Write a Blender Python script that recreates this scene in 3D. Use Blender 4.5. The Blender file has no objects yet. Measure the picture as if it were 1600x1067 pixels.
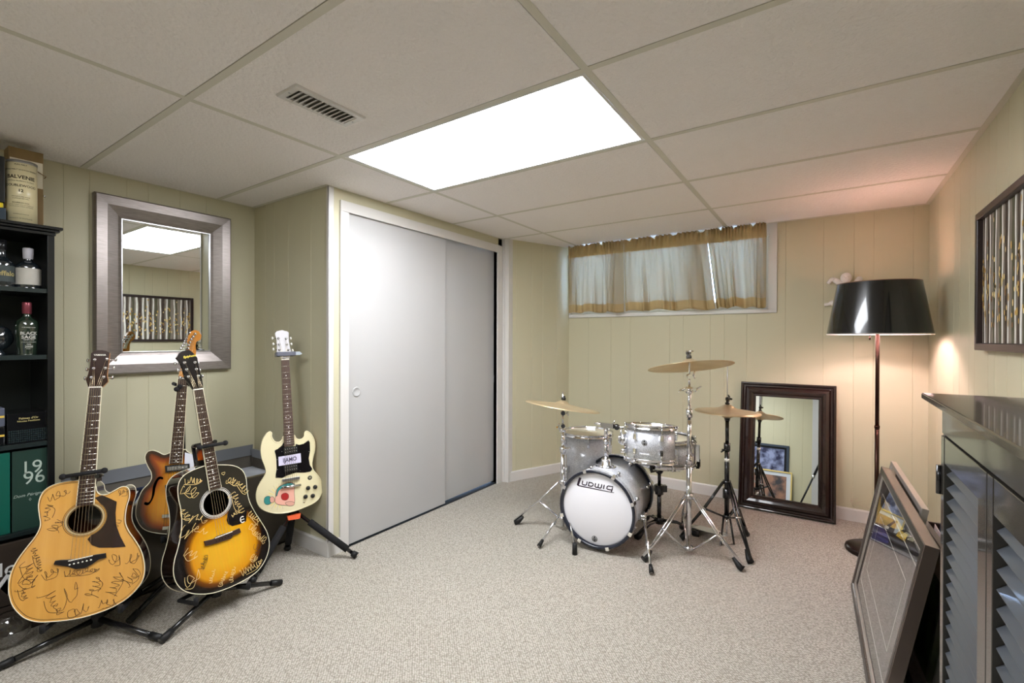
import bpy, math, random
from math import sin, cos, pi, radians, sqrt, atan2
from mathutils import Vector, Matrix
from mathutils.geometry import delaunay_2d_cdt

S = bpy.context.scene
COL = S.collection
V3 = Vector

# ------------------------------------------------------------------ camera, world, exposure
FPX, YAW, PITCH, ROLL = 726.06, .5961, -.0044, .0028      # focal length in pixels of a 1600 px wide frame
CAM = V3((0, 0, 1.182))
FW = V3((-sin(YAW)*cos(PITCH), cos(YAW)*cos(PITCH), sin(PITCH)))
_r = V3((cos(YAW), sin(YAW), 0)); _u = _r.cross(FW)
RT = _r*cos(ROLL) + _u*sin(ROLL); UP = -_r*sin(ROLL) + _u*cos(ROLL)
cd = bpy.data.cameras.new('camera'); cd.sensor_width = 36; cd.lens = FPX/1600*36; cd.clip_start = .02
cam = bpy.data.objects.new('camera', cd); COL.objects.link(cam); S.camera = cam
cam.matrix_world = Matrix(((RT.x, UP.x, -FW.x, CAM.x), (RT.y, UP.y, -FW.y, CAM.y), (RT.z, UP.z, -FW.z, CAM.z), (0, 0, 0, 1)))
S.view_settings.view_transform = 'Standard'; S.view_settings.look = 'None'
S.view_settings.gamma = 1; S.view_settings.use_curve_mapping = False
S.view_settings.exposure = 1.5
S.cycles.max_bounces = 14; S.cycles.diffuse_bounces = 8; S.cycles.glossy_bounces = 6; S.cycles.transmission_bounces = 8
S.cycles.use_denoising = True
S.cycles.sample_clamp_indirect = 8

LAMP_E = 10.0      # ceiling light panel
BULB_E = 165.0      # floor lamp bulb
SKY_E = 9.0

W = bpy.data.worlds.new('World'); S.world = W; W.use_nodes = True
bg = W.node_tree.nodes['Background']; bg.inputs[0].default_value = (.42, .62, 1, 1); bg.inputs[1].default_value = SKY_E

def add_light(name, kind, loc, energy, color, **kw):
    d = bpy.data.lights.new(name, kind); d.energy = energy; d.color = color
    for k, v in kw.items(): setattr(d, k, v)
    o = bpy.data.objects.new(name, d); o.location = loc; COL.objects.link(o); return o

# ------------------------------------------------------------------ room sizes
H = 2.012
XL, XR, YB, YN = -3.015, .512, 3.772, -1.2     # left, right, back and near wall
XC, YC = -2.239, 1.526                         # closet wall and its corner
EX, EY, FX = -2.184, 3.182, -1.937             # slanted wall
LIGHT = (-1.838, 1.313, -.618, 1.923)          # opening of the ceiling light

# ------------------------------------------------------------------ measuring: photograph point -> room point
def ray(x, y): return FW + RT*((x-800)/FPX) - UP*((y-533.5)/FPX)
def at(x, y, d): return CAM + ray(x, y)*d
def onz(x, y, z=0.): d = ray(x, y); return CAM + d*((z-CAM.z)/d.z)
def onx(x, y, X): d = ray(x, y); return CAM + d*((X-CAM.x)/d.x)
def ony(x, y, Y): d = ray(x, y); return CAM + d*((Y-CAM.y)/d.y)
def onp(x, y, p, n): d = ray(x, y); return CAM + d*((p-CAM).dot(n)/d.dot(n))
def crop(x0, y0, s): return lambda x, y: (x0+x*s, y0+y*s)

# ------------------------------------------------------------------ materials
def lin(c):
    if isinstance(c, (int, float)): c = (c, c, c)
    return tuple(((v/255)/12.92 if v/255 <= .04045 else ((v/255+.055)/1.055)**2.4) for v in c)+(1,)
MATS = {}
def mat(name, col=(200, 200, 200), rough=.5, metal=0., spec=.5, coat=0., bump=None, noise=None, stretch=None, alpha=None, trans=0., ior=1.45, emit=None, sub=0.):
    """bump = (scale, distance, detail); noise = (scale, second colour, sharpness)"""
    if name in MATS: return MATS[name]
    m = bpy.data.materials.new(name); m.use_nodes = True; MATS[name] = m
    nt = m.node_tree; N = nt.nodes; K = nt.links
    p = N['Principled BSDF']
    p.inputs['Base Color'].default_value = lin(col); p.inputs['Roughness'].default_value = rough
    p.inputs['Metallic'].default_value = metal; p.inputs['Specular IOR Level'].default_value = spec
    p.inputs['Coat Weight'].default_value = coat; p.inputs['Coat Roughness'].default_value = .05
    p.inputs['Transmission Weight'].default_value = trans; p.inputs['IOR'].default_value = ior
    if alpha is not None: p.inputs['Alpha'].default_value = alpha
    if emit: p.inputs['Emission Color'].default_value = lin(emit[0]); p.inputs['Emission Strength'].default_value = emit[1]
    m.diffuse_color = lin(col)
    if bump or noise:
        tc = N.new('ShaderNodeTexCoord'); mp = N.new('ShaderNodeMapping'); K.new(tc.outputs['Object'], mp.inputs[0])
        if stretch: mp.inputs['Scale'].default_value = stretch
    if bump:
        n = N.new('ShaderNodeTexNoise'); n.inputs['Scale'].default_value = bump[0]; n.inputs['Detail'].default_value = bump[2] if len(bump) > 2 else 2
        b = N.new('ShaderNodeBump'); b.inputs['Distance'].default_value = bump[1]; b.inputs['Strength'].default_value = 1
        K.new(mp.outputs[0], n.inputs['Vector']); K.new(n.outputs[0], b.inputs['Height']); K.new(b.outputs[0], p.inputs['Normal'])
    if noise:
        n = N.new('ShaderNodeTexNoise'); n.inputs['Scale'].default_value = noise[0]; n.inputs['Detail'].default_value = 5
        r = N.new('ShaderNodeValToRGB'); s = noise[2] if len(noise) > 2 else .25
        r.color_ramp.elements[0].position = .5-s; r.color_ramp.elements[1].position = .5+s
        r.color_ramp.elements[0].color = lin(noise[1]); r.color_ramp.elements[1].color = lin(col)
        K.new(mp.outputs[0], n.inputs['Vector']); K.new(n.outputs[0], r.inputs[0]); K.new(r.outputs[0], p.inputs['Base Color'])
    return m
def attr_mat(name, stops, rough=.15, coat=1.):
    """lacquered finish whose colour runs with the vertex value 'burst' (sunburst finish)"""
    m = mat(name, stops[-1][1], rough, coat=coat); nt = m.node_tree; N = nt.nodes; K = nt.links
    a = N.new('ShaderNodeAttribute'); a.attribute_name = 'burst'; r = N.new('ShaderNodeValToRGB')
    e = r.color_ramp.elements
    e[0].position, e[0].color = stops[0][0], lin(stops[0][1]); e[1].position, e[1].color = stops[-1][0], lin(stops[-1][1])
    for t, c in stops[1:-1]: q = e.new(t); q.color = lin(c)
    K.new(a.outputs['Fac'], r.inputs[0])
    tc = N.new('ShaderNodeTexCoord'); mp = N.new('ShaderNodeMapping'); mp.inputs['Scale'].default_value = (60, 1.5, 1)
    n = N.new('ShaderNodeTexNoise'); n.inputs['Scale'].default_value = 6; mx = N.new('ShaderNodeMixRGB'); mx.blend_type = 'MULTIPLY'; mx.inputs[0].default_value = .25
    K.new(tc.outputs['Object'], mp.inputs[0]); K.new(mp.outputs[0], n.inputs['Vector']); K.new(r.outputs[0], mx.inputs[1]); K.new(n.outputs['Color'], mx.inputs[2])
    K.new(mx.outputs[0], N['Principled BSDF'].inputs['Base Color'])
    return m

PAINT = (196, 191, 163)
paint = mat('wall_paint', PAINT, .42, bump=(220, .0003))
white_trim = mat('white_trim', (210, 207, 203), .35)
door_white = mat('door_white', (182, 181, 180), .4, noise=(3, (179, 178, 177)))
chrome = mat('chrome', (225, 225, 228), .08, 1)
steel = mat('brushed_steel', (190, 190, 192), .28, 1)
black_metal = mat('black_metal', (22, 21, 22), .22, 0, .6, .4)
black_rubber = mat('black_rubber', (18, 18, 18), .55)
black_foam = mat('black_foam', (20, 19, 21), .85, bump=(400, .0006))
mirror_mat = mat('mirror_glass', (236, 240, 238), .0, 1)
picture_glass = mat('picture_glass', (255, 255, 255), .0, trans=1, ior=1.16)
glass_mat = mat('clear_glass', (255, 255, 255), .0, trans=1, ior=1.45)
black_lacq = mat('black_lacquer', (17, 18, 18), .3, coat=.3)
gold_ink = mat('gold_ink', (226, 196, 128), .35)
black_ink = mat('black_ink', (20, 18, 20), .5)
cream_ink = mat('cream_ink', (232, 226, 205), .4)
fret_mat = mat('fret_wire', (215, 213, 205), .2, 1)
string_mat = mat('guitar_string', (206, 190, 160), .25, 1)
pearl = mat('pearl_inlay', (232, 230, 224), .3)
plastic_white = mat('white_plastic', (235, 232, 222), .3)
binding_mat = mat('cream_binding', (232, 224, 196), .3)
rosewood = mat('rosewood', (64, 42, 32), .4, noise=(40, (44, 28, 22)), stretch=(1, .12, 1))

# ------------------------------------------------------------------ mesh building
RM = {}          # world matrix of every thing
class MB:
    def __init__(s): s.v, s.f, s.mi, s.sm = [], [], [], []
    def add(s, vs, fs, mi=0, sm=False, M=None):
        b = len(s.v)
        s.v += [tuple(M @ V3(v)) if M else tuple(v) for v in vs]
        s.f += [tuple(i+b for i in f) for f in fs]; s.mi += [mi]*len(fs); s.sm += [sm]*len(fs)
        return s
    def box(s, lo, hi, mi=0, M=None):
        (a, b, c), (d, e, f) = lo, hi
        a, d = min(a, d), max(a, d); b, e = min(b, e), max(b, e); c, f = min(c, f), max(c, f)
        return s.add([(a,b,c),(d,b,c),(d,e,c),(a,e,c),(a,b,f),(d,b,f),(d,e,f),(a,e,f)],
                     [(0,3,2,1),(4,5,6,7),(0,1,5,4),(1,2,6,5),(2,3,7,6),(3,0,4,7)], mi, False, M)
    def tube(s, pts, r, seg=10, mi=0, closed=False, caps=True, M=None):
        pts = [V3(p) for p in pts]; n = len(pts); rs = r if isinstance(r, (list, tuple)) else [r]*n
        vs = []; ref = None
        for i, p in enumerate(pts):
            if closed: t = pts[(i+1) % n]-pts[i-1]
            else: t = pts[min(i+1, n-1)]-pts[max(i-1, 0)]
            if t.length < 1e-9: t = V3((0, 0, 1))
            t.normalize()
            if ref is None: ref = t.orthogonal().normalized()
            ref = ref-t*ref.dot(t)
            if ref.length < 1e-6: ref = t.orthogonal()
            ref.normalize(); q = t.cross(ref)
            for k in range(seg):
                a = 2*pi*k/seg; vs.append(p+(ref*cos(a)+q*sin(a))*rs[i])
        fs = []
        for i in range(n if closed else n-1):
            j = (i+1) % n
            for k in range(seg):
                l = (k+1) % seg; fs.append((i*seg+k, i*seg+l, j*seg+l, j*seg+k))
        s.add(vs, fs, mi, True, M)
        if caps and not closed:
            b = len(s.v)-len(vs)
            s.f += [tuple(b+k for k in reversed(range(seg))), tuple(b+(n-1)*seg+k for k in range(seg))]; s.mi += [mi]*2; s.sm += [False]*2
        return s
    def lathe(s, prof, seg=32, mi=0, M=None, sm=True, closed=False):
        vs = [(max(r, 1e-5)*cos(2*pi*k/seg), max(r, 1e-5)*sin(2*pi*k/seg), z) for r, z in prof for k in range(seg)]
        fs = []; n = len(prof)
        for i in range(n if closed else n-1):
            j = (i+1) % n
            for k in range(seg):
                l = (k+1) % seg; fs.append((i*seg+k, i*seg+l, j*seg+l, j*seg+k))
        return s.add(vs, fs, mi, sm, M)
    def prism(s, poly, z0, z1, mi=0, M=None, sm=False, cap=True):
        n = len(poly); A = sum(poly[i][0]*poly[(i+1) % n][1]-poly[(i+1) % n][0]*poly[i][1] for i in range(n))
        if A < 0: poly = poly[::-1]
        if z0 > z1: z0, z1 = z1, z0
        vs = [(p[0], p[1], z0) for p in poly]+[(p[0], p[1], z1) for p in poly]
        s.add(vs, [(i, (i+1) % n, n+(i+1) % n, n+i) for i in range(n)], mi, sm, M)
        if cap:
            b = len(s.v)-2*n
            s.f += [tuple(b+i for i in reversed(range(n))), tuple(b+n+i for i in range(n))]; s.mi += [mi]*2; s.sm += [False]*2
        return s
    def ribbon(s, pts, w, z=0., mi=0, M=None):
        n = len(pts); vs = []
        for i, p in enumerate(pts):
            a = pts[max(i-1, 0)]; b = pts[min(i+1, n-1)]; tx, ty = b[0]-a[0], b[1]-a[1]; l = sqrt(tx*tx+ty*ty) or 1
            nx, ny = -ty/l*w/2, tx/l*w/2
            vs += [(p[0]+nx, p[1]+ny, z), (p[0]-nx, p[1]-ny, z)]
        return s.add(vs, [(2*i, 2*i+1, 2*i+3, 2*i+2) for i in range(n-1)], mi, False, M)
    def ball(s, c, r, seg=14, rings=8, mi=0, sc=(1, 1, 1), M=None):
        prof = [(r*sin(pi*i/rings), -r*cos(pi*i/rings)) for i in range(rings+1)]
        T = Matrix.Translation(V3(c)) @ Matrix.Diagonal((*sc, 1))
        return s.lathe(prof, seg, mi, (M @ T) if M else T)
    def frame(s, w, h, prof, mi=0, M=None, closed=True, sm=False):
        """mitred moulding round a w x h rectangle standing in local x (0..w), y (0..h); prof = (inset, height z)"""
        vs = []
        for d, z in prof: vs += [(d, d, z), (w-d, d, z), (w-d, h-d, z), (d, h-d, z)]
        n = len(prof); fs = []
        for i in range(n if closed else n-1):
            j = (i+1) % n
            for k in range(4):
                l = (k+1) % 4; fs.append((i*4+k, i*4+l, j*4+l, j*4+k))
        return s.add(vs, fs, mi, sm, M)
    def text(s, t, M, size, mi=0, ex=.0003, bold=0., shear=0., align='CENTER', space=1., sx=1.):
        vs, fs = text_mesh(t, bold, shear, align, space)
        T = M @ Matrix.Diagonal((size*sx, size, 1, 1))
        s.add([(x, y, ex if z > .01 else 0) for x, y, z in vs], fs, mi, False, T); return s
    def build(s, name, mats, parent=None, world=False, bevel=0., subsurf=0):
        if not isinstance(mats, (list, tuple)): mats = [mats]
        vs = s.v
        if parent is not None and world:
            r = parent
            while r.parent: r = r.parent
            Mi = RM[r.name].inverted(); vs = [tuple(Mi @ V3(v)) for v in vs]
        me = bpy.data.meshes.new(name); me.from_pydata(vs, [], s.f)
        for m in mats: me.materials.append(m)
        me.polygons.foreach_set('material_index', s.mi); me.polygons.foreach_set('use_smooth', s.sm); me.update()
        o = bpy.data.objects.new(name, me); COL.objects.link(o)
        if parent is not None: o.parent = parent
        else: RM[o.name] = Matrix.Identity(4)
        if bevel:
            b = o.modifiers.new('bevel', 'BEVEL'); b.width = bevel; b.segments = 2; b.limit_method = 'ANGLE'; b.angle_limit = radians(40)
        if subsurf:
            b = o.modifiers.new('subdivision', 'SUBSURF'); b.levels = b.render_levels = subsurf
        return o

_TX = {}
def text_mesh(t, bold, shear, align, space):
    k = (t, bold, shear, align, space)
    if k not in _TX:
        c = bpy.data.curves.new('letters', 'FONT'); c.body = t; c.size = 1; c.extrude = .02; c.offset = bold; c.shear = shear
        c.align_x = align; c.align_y = 'CENTER'; c.space_character = space; c.resolution_u = 3
        o = bpy.data.objects.new('letters', c); COL.objects.link(o)
        me = bpy.data.meshes.new_from_object(o.evaluated_get(bpy.context.evaluated_depsgraph_get()))
        _TX[k] = ([tuple(v.co) for v in me.vertices], [tuple(p.vertices) for p in me.polygons])
        bpy.data.objects.remove(o); bpy.data.meshes.remove(me); bpy.data.curves.remove(c)
    return _TX[k]

def tag(o, label=None, cat=None, group=None, kind=None):
    if label: o['label'] = label
    if cat: o['category'] = cat
    if group: o['group'] = group
    if kind: o['kind'] = kind
    return o
def thing(name, label, cat, M, group=None):
    if not isinstance(M, Matrix): M = Matrix.Translation(V3(M))
    o = bpy.data.objects.new(name, None); o.empty_display_size = .05; COL.objects.link(o); o.matrix_world = M
    RM[o.name] = M
    return tag(o, label, cat, group)
def struct(name, mb, m, **kw): return tag(mb.build(name, m, **kw), kind='structure')
def part(name, mb, m, parent, label=None, **kw):
    o = mb.build(name, m, parent, **kw)
    if label: o['label'] = label
    return o
def frm(o, x, y, z):
    """matrix from an origin and three axes"""
    x, y, z = V3(x), V3(y), V3(z)
    return Matrix(((x.x, y.x, z.x, o[0]), (x.y, y.y, z.y, o[1]), (x.z, y.z, z.z, o[2]), (0, 0, 0, 1)))
def axis(a, b):
    """matrix whose z runs from a to b, origin at a"""
    z = (V3(b)-V3(a)).normalized(); x = z.orthogonal().normalized(); return frm(a, x, z.cross(x), z)
def smooth_loop(p, n=5, closed=True):
    out = []; m = len(p)
    for i in range(m if closed else m-1):
        if closed: a, b, c, d = p[i-1], p[i], p[(i+1) % m], p[(i+2) % m]
        else: a, b, c, d = p[max(i-1, 0)], p[i], p[i+1], p[min(i+2, m-1)]
        for k in range(n):
            t = k/n
            out.append(tuple(.5*((2*b[j])+(-a[j]+c[j])*t+(2*a[j]-5*b[j]+4*c[j]-d[j])*t*t+(-a[j]+3*b[j]-3*c[j]+d[j])*t**3) for j in range(len(b))))
    if not closed: out.append(tuple(p[-1]))
    return out
def circle(c, r, n=40, ry=None): return [(c[0]+r*cos(2*pi*k/n), c[1]+(ry or r)*sin(2*pi*k/n)) for k in range(n)]
def inside(p, poly):
    c = False; n = len(poly); x, y = p
    for i in range(n):
        x1, y1 = poly[i]; x2, y2 = poly[i-1]
        if (y1 > y) != (y2 > y) and x < (x2-x1)*(y-y1)/(y2-y1)+x1: c = not c
    return c
def edge_dist(p, poly):
    best = 9; x, y = p
    for i in range(len(poly)):
        x1, y1 = poly[i-1]; x2, y2 = poly[i]; dx, dy = x2-x1, y2-y1; L = dx*dx+dy*dy or 1e-12
        t = max(0, min(1, ((x-x1)*dx+(y-y1)*dy)/L)); d = (x-x1-t*dx)**2+(y-y1-t*dy)**2
        if d < best: best = d
    return sqrt(best)
def face_sheet(outline, holes, step):
    """triangulated flat sheet inside an outline, holes cut out"""
    vs, es = [], []
    for lp in [outline]+holes:
        b = len(vs); vs += [Vector(p) for p in lp]; es += [(b+i, b+(i+1) % len(lp)) for i in range(len(lp))]
    if step:
        x0 = min(p[0] for p in outline); x1 = max(p[0] for p in outline); y0 = min(p[1] for p in outline); y1 = max(p[1] for p in outline)
        y = y0+step/2
        while y < y1:
            x = x0+step/2
            while x < x1:
                if inside((x, y), outline) and edge_dist((x, y), outline) > step*.4 and not any(inside((x, y), h) for h in holes): vs.append(Vector((x, y)))
                x += step
            y += step
    r = delaunay_2d_cdt(vs, es, [], 0, 1e-6)
    ov = [(v[0], v[1]) for v in r[0]]; fs = []
    for f in r[2]:
        c = (sum(ov[i][0] for i in f)/len(f), sum(ov[i][1] for i in f)/len(f))
        if inside(c, outline) and not any(inside(c, h) for h in holes):
            a = ov[f[0]]; b = ov[f[1]]; d = ov[f[2]]
            fs.append(tuple(f) if (b[0]-a[0])*(d[1]-a[1])-(b[1]-a[1])*(d[0]-a[0]) > 0 else tuple(reversed(f)))
    return ov, fs

# ================================================================== THE ROOM
def carpet_mat():
    m = mat('loop_pile_carpet', (199, 190, 174), .95, spec=.15); nt = m.node_tree; N = nt.nodes; K = nt.links; p = N['Principled BSDF']
    tc = N.new('ShaderNodeTexCoord'); mp = N.new('ShaderNodeMapping'); mp.inputs['Rotation'].default_value = (0, 0, radians(45)); K.new(tc.outputs['Object'], mp.inputs[0])
    v = N.new('ShaderNodeTexVoronoi'); v.inputs['Scale'].default_value = 120; v.inputs['Randomness'].default_value = .4; K.new(mp.outputs[0], v.inputs['Vector'])
    r = N.new('ShaderNodeValToRGB'); r.color_ramp.elements[0].position = .25; r.color_ramp.elements[1].position = .62
    r.color_ramp.elements[0].color = lin((191, 185, 175)); r.color_ramp.elements[1].color = lin((142, 136, 125)); K.new(v.outputs['Distance'], r.inputs[0])
    n = N.new('ShaderNodeTexNoise'); n.inputs['Scale'].default_value = 45; n.inputs['Detail'].default_value = 3; K.new(mp.outputs[0], n.inputs['Vector'])
    rr = N.new('ShaderNodeValToRGB'); rr.color_ramp.elements[0].position = .3; rr.color_ramp.elements[1].position = .6
    rr.color_ramp.elements[0].color = (.9, .895, .885, 1); rr.color_ramp.elements[1].color = (1, 1, 1, 1); K.new(n.outputs[0], rr.inputs[0])
    mx = N.new('ShaderNodeMixRGB'); mx.blend_type = 'MULTIPLY'; mx.inputs[0].default_value = 1; K.new(r.outputs[0], mx.inputs[1]); K.new(rr.outputs[0], mx.inputs[2])
    K.new(mx.outputs[0], p.inputs['Base Color'])
    b = N.new('ShaderNodeBump'); b.inputs['Distance'].default_value = .004; b.invert = True; K.new(v.outputs['Distance'], b.inputs['Height']); K.new(b.outputs[0], p.inputs['Normal'])
    return m
struct('floor', MB().box((XL-.2, YN-.2, -.1), (XR+.2, YB+.2, 0)), carpet_mat())

tile = mat('textured_ceiling_tile', (238, 233, 230), .8, bump=(75, .008, 3))
tbar = mat('ceiling_bar', (206, 202, 188), .5)
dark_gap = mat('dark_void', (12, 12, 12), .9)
xs = [XL-.06, -1.838, -.618, XR+.06]
ys = [YN-.06, -.517, .093, .703, 1.313, 1.923, 2.533, 3.143, 3.753, YB+.06]
mb = MB(); gb = MB()
for i in range(3):
    for j in range(len(ys)-1):
        if (i, j) in ((1, 4), (1, 1)): continue
        mb.box((xs[i]+(.012 if i else 0), ys[j]+.012, H+.0005), (xs[i+1]-.0145, ys[j+1]-.0145, H+.014))
ceil = struct('ceiling', mb, tile)
void = MB()
for lo, hi in (((XL-.1, YN-.1), (XR+.1, -.517)), ((XL-.1, .093), (XR+.1, LIGHT[1])), ((XL-.1, -.517), (LIGHT[0], .093)), ((LIGHT[2], -.517), (XR+.1, .093)), ((XL-.1, LIGHT[3]), (XR+.1, YB+.1)), ((XL-.1, LIGHT[1]), (LIGHT[0], LIGHT[3])), ((LIGHT[2], LIGHT[1]), (XR+.1, LIGHT[3]))):
    void.box((lo[0], lo[1], H+.03), (hi[0], hi[1], H+.05))
struct('ceiling_deck', void, dark_gap, parent=ceil)
for x in xs[1:3]: gb.box((x-.012, YN, H-.0005), (x+.012, YB, H+.012))
for j, y in enumerate(ys[1:-1]):
    for a, b in ((XL, -1.850), (-1.826, -.630), (-.606, XR)): gb.box((a, y-.012, H-.0004), (b, y+.012, H+.012))
gb.box((XR-.022, YN, H-.001), (XR, YB, H+.012)); gb.box((XL, YN, H-.001), (XL+.012, YC, H+.012)); gb.box((XL, YC-.02, H-.001), (XC+.01, YC, H+.012))
gb.box((XC, YC, H-.001), (XC+.01, EY-.03, H+.012))
struct('ceiling_grid', gb, tbar, parent=ceil)

# ceiling light, and an added fill panel out of view
def ceiling_light(label, cy, e=1., nm='lit_diffuser'):
    t = thing('ceiling_light', label, 'ceiling light', (-1.228, cy, H))
    fx = MB(); w, d = .61-.014, .305-.014
    fx.frame(2*w, 2*d, [(0, 0), (.012, 0), (.012, .012), (0, .012)], M=Matrix.Translation((-w, -d, .0005)))
    part('light_frame', fx, white_trim, t)
    part('diffuser', MB().box((-w+.012, -d+.012, .004), (w-.012, d-.012, .008)), mat(nm, (255, 253, 248), .5, emit=((245, 248, 253), LAMP_E*e)), t)
    part('lamp_housing', MB().box((-w, -d, .014), (w, d, .022)), white_trim, t)
ceiling_light('bright recessed fluorescent ceiling light panel with a flat white diffuser', 1.618)
ceiling_light('added fill light panel built like the ceiling light, unseen above and behind the viewer', -.212, .6, 'fill_diffuser')  # added panel out of view, only there to even out the room light

# ceiling register
t = thing('air_vent', 'white slotted air register in the ceiling left of the light panel', 'air vent', (-1.46, .99, H))
q = [onz(432, 147, H), onz(460, 131, H), onz(570, 184, H), onz(543, 196, H)]
c = (q[0]+q[1]+q[2]+q[3])/4; Lv = ((q[3]+q[2])-(q[0]+q[1])).length/2; Wv = .125
vM = Matrix.Translation((c.x, c.y, H)); RM[t.name] = vM; t.matrix_world = vM
mb = MB(); mb.frame(Wv, Lv, [(0, 0), (.004, -.007), (.024, -.007), (.026, -.001), (.026, 0)], M=Matrix.Translation((-Wv/2, -Lv/2, 0)))
part('vent_frame', mb, white_trim, t, bevel=.001)
for k in range(12):
    y = -Lv/2+.035+(Lv-.07)*k/11
    part('slat', MB().box((-.04, -.0105, -.001), (.04, .0105, 0), M=Matrix.Translation((0, y, -.0075)) @ Matrix.Rotation(radians(28), 4, 'X')), white_trim, t)
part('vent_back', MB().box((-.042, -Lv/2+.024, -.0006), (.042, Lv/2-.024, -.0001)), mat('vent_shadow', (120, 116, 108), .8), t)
for s in (-1, 1): part('screw', MB().lathe([(0, -.0085), (.004, -.008), (.004, -.006)], 10, M=Matrix.Translation((0, s*(Lv/2-.014), 0))), steel, t)

# panelled walls with real V grooves
def panel(mb, p0, p1, grooves, z0, z1, thick=.07):
    p0 = V3((*p0, 0)); p1 = V3((*p1, 0)); d = (p1-p0); L = d.length; d.normalize(); n = V3((d.y, -d.x, 0))   # n points behind the wall
    pts = [(0, 0)]
    for g in sorted(grooves):
        if .01 < g < L-.01: pts += [(g-.0022, 0), (g, .0022), (g+.0022, 0)]
    pts += [(L, 0), (L, thick), (0, thick)]
    mb.prism([tuple((p0+d*a+n*b)[:2]) for a, b in pts], z0, z1)
T = H+.03
def gx(pxs, X): return [onx(x, 400, X).y for x in pxs]
def gy(pxs, Y): return [ony(x, 500, Y).x for x in pxs]
g = [y for y in gx([99, 140, 198, 232, 281, 322], XL)]
g += [min(g)-.1*k-.03*(k % 3) for k in range(1, 18)]
mb = MB(); panel(mb, (XL, YC), (XL, YN), [YC-y for y in g], -.02, T); struct('wall_left', mb, paint)
g = gy([415, 428.5, 450.5, 486], YC)
mb = MB(); panel(mb, (XC, YC), (XL, YC), [XC-x for x in g], -.02, T); struct('wall_left_return', mb, paint)
# closet wall with its opening
D0, D1, DZ = 1.648, 3.095, 1.93
mb = MB(); mb.box((XC-.07, YC+.0705, 0), (XC, D0, T)); mb.box((XC-.0005, YC+.0005, 0), (XC+.0005, YC+.08, T)); mb.box((XC-.07, D0, DZ), (XC, EY+.02, T)); mb.box((XC-.07, D1, 0), (XC, EY+.02, T))
mb.box((XC-.7, YC+.075, 0), (XC-.66, EY, T))
struct('wall_closet', mb, paint)
# slanted wall, back wall, right wall, near wall
L = (V3((FX, YB))-V3((EX, EY))).length
mb = MB(); panel(mb, (FX, YB), (EX, EY), [L*.22, L*.46, L*.64, L*.9], -.02, T); struct('wall_slanted', mb, paint)
WX0, WX1, WZ = FX+.012, -.345, 1.405
mb = MB(); gb = gy([1046.6, 1068, 1110, 1132, 1167, 1227.5, 1286.6, 1334, 1365, 1426.7, 920, 955, 985], YB)
panel(mb, (XR, YB), (FX, YB), [XR-x for x in gb], -.02, WZ); panel(mb, (XR, YB), (WX1, YB), [XR-x for x in gb], WZ, T)
mb.box((FX-.1, YB, -.02), (FX, YB+.07, T)); struct('wall_back', mb, paint)
mb = MB(); g = gx([1466, 1491, 1500, 1515, 1524, 1545, 1556, 1575], XR); g += [min(g)-.11*k-.035*(k % 2) for k in range(1, 24)]
panel(mb, (XR, YN), (XR, YB), [y-YN for y in g], -.02, T); struct('wall_right', mb, paint)
mb = MB(); panel(mb, (XL, YN), (XR, YN), [.1+.135*k+.04*(k % 3) for k in range(25)], -.02, T); struct('wall_near', mb, paint)

# trims and baseboards
def board(name, p0, p1, h=.082, th=.012):
    p0 = V3((*p0, 0)); p1 = V3((*p1, 0)); d = (p1-p0); L = d.length; d.normalize(); n = V3((-d.y, d.x, 0))
    mb = MB(); mb.add([p0+n*a+V3((0, 0, z)) for a, z in ((0, 0), (th, 0), (th, h-.008), (th-.004, h), (0, h))]+[p1+n*a+V3((0, 0, z)) for a, z in ((0, 0), (th, 0), (th, h-.008), (th-.004, h), (0, h))],
        [(0, 1, 6, 5), (1, 2, 7, 6), (2, 3, 8, 7), (3, 4, 9, 8), (4, 0, 5, 9), (4, 3, 2, 1, 0), (5, 6, 7, 8, 9)])
    struct(name, mb, white_trim)
board('baseboard_left', (XL, YC), (XL, YN)); board('baseboard_left_return', (XC, YC), (XL, YC)); board('baseboard_closet', (XC, D0-.05), (XC, YC-.012))
board('baseboard_slanted', (FX, YB), (EX, EY)); board('baseboard_back', (XR, YB), (FX, YB)); board('baseboard_right', (XR, YN), (XR, YB)); board('baseboard_near', (XL, YN), (XR, YN))
struct('trim_1', MB().box((XC-.011, YC-.006, .0), (XC+.006, YC, T-.03)).box((XC, YC-.006, 0), (XC+.006, YC+.03, T-.03)), white_trim, bevel=.002)
mb = MB(); dz = onx(533, 312, XC+.01).z; d0 = onx(530, 500, XC).y; d1 = onx(783, 500, XC).y
mb.box((XC, d0, dz-.06), (XC+.014, d1, dz)); mb.box((XC, d0, 0), (XC+.014, D0, dz-.06)); mb.box((XC, D1-.02, 0), (XC+.014, d1, dz-.06))
mb.box((XC-.07, D0-.02, 0), (XC, D0, dz)); mb.box((XC-.07, D1, 0), (XC, D1+.02, dz)); mb.box((XC-.07, D0, DZ-.005), (XC, D1, DZ+.02))
struct('trim_2', mb, white_trim, bevel=.002)
e0 = V3((EX, EY, 0)); mb = MB(); mb.box((XC, d1+.004, 0), (XC+.03, EY-.0, T-.03)); mb.box((XC+.02, EY-.03, 0), (EX+.012, EY+.03, T-.03)); struct('trim_3', mb, white_trim, bevel=.002)

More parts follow.
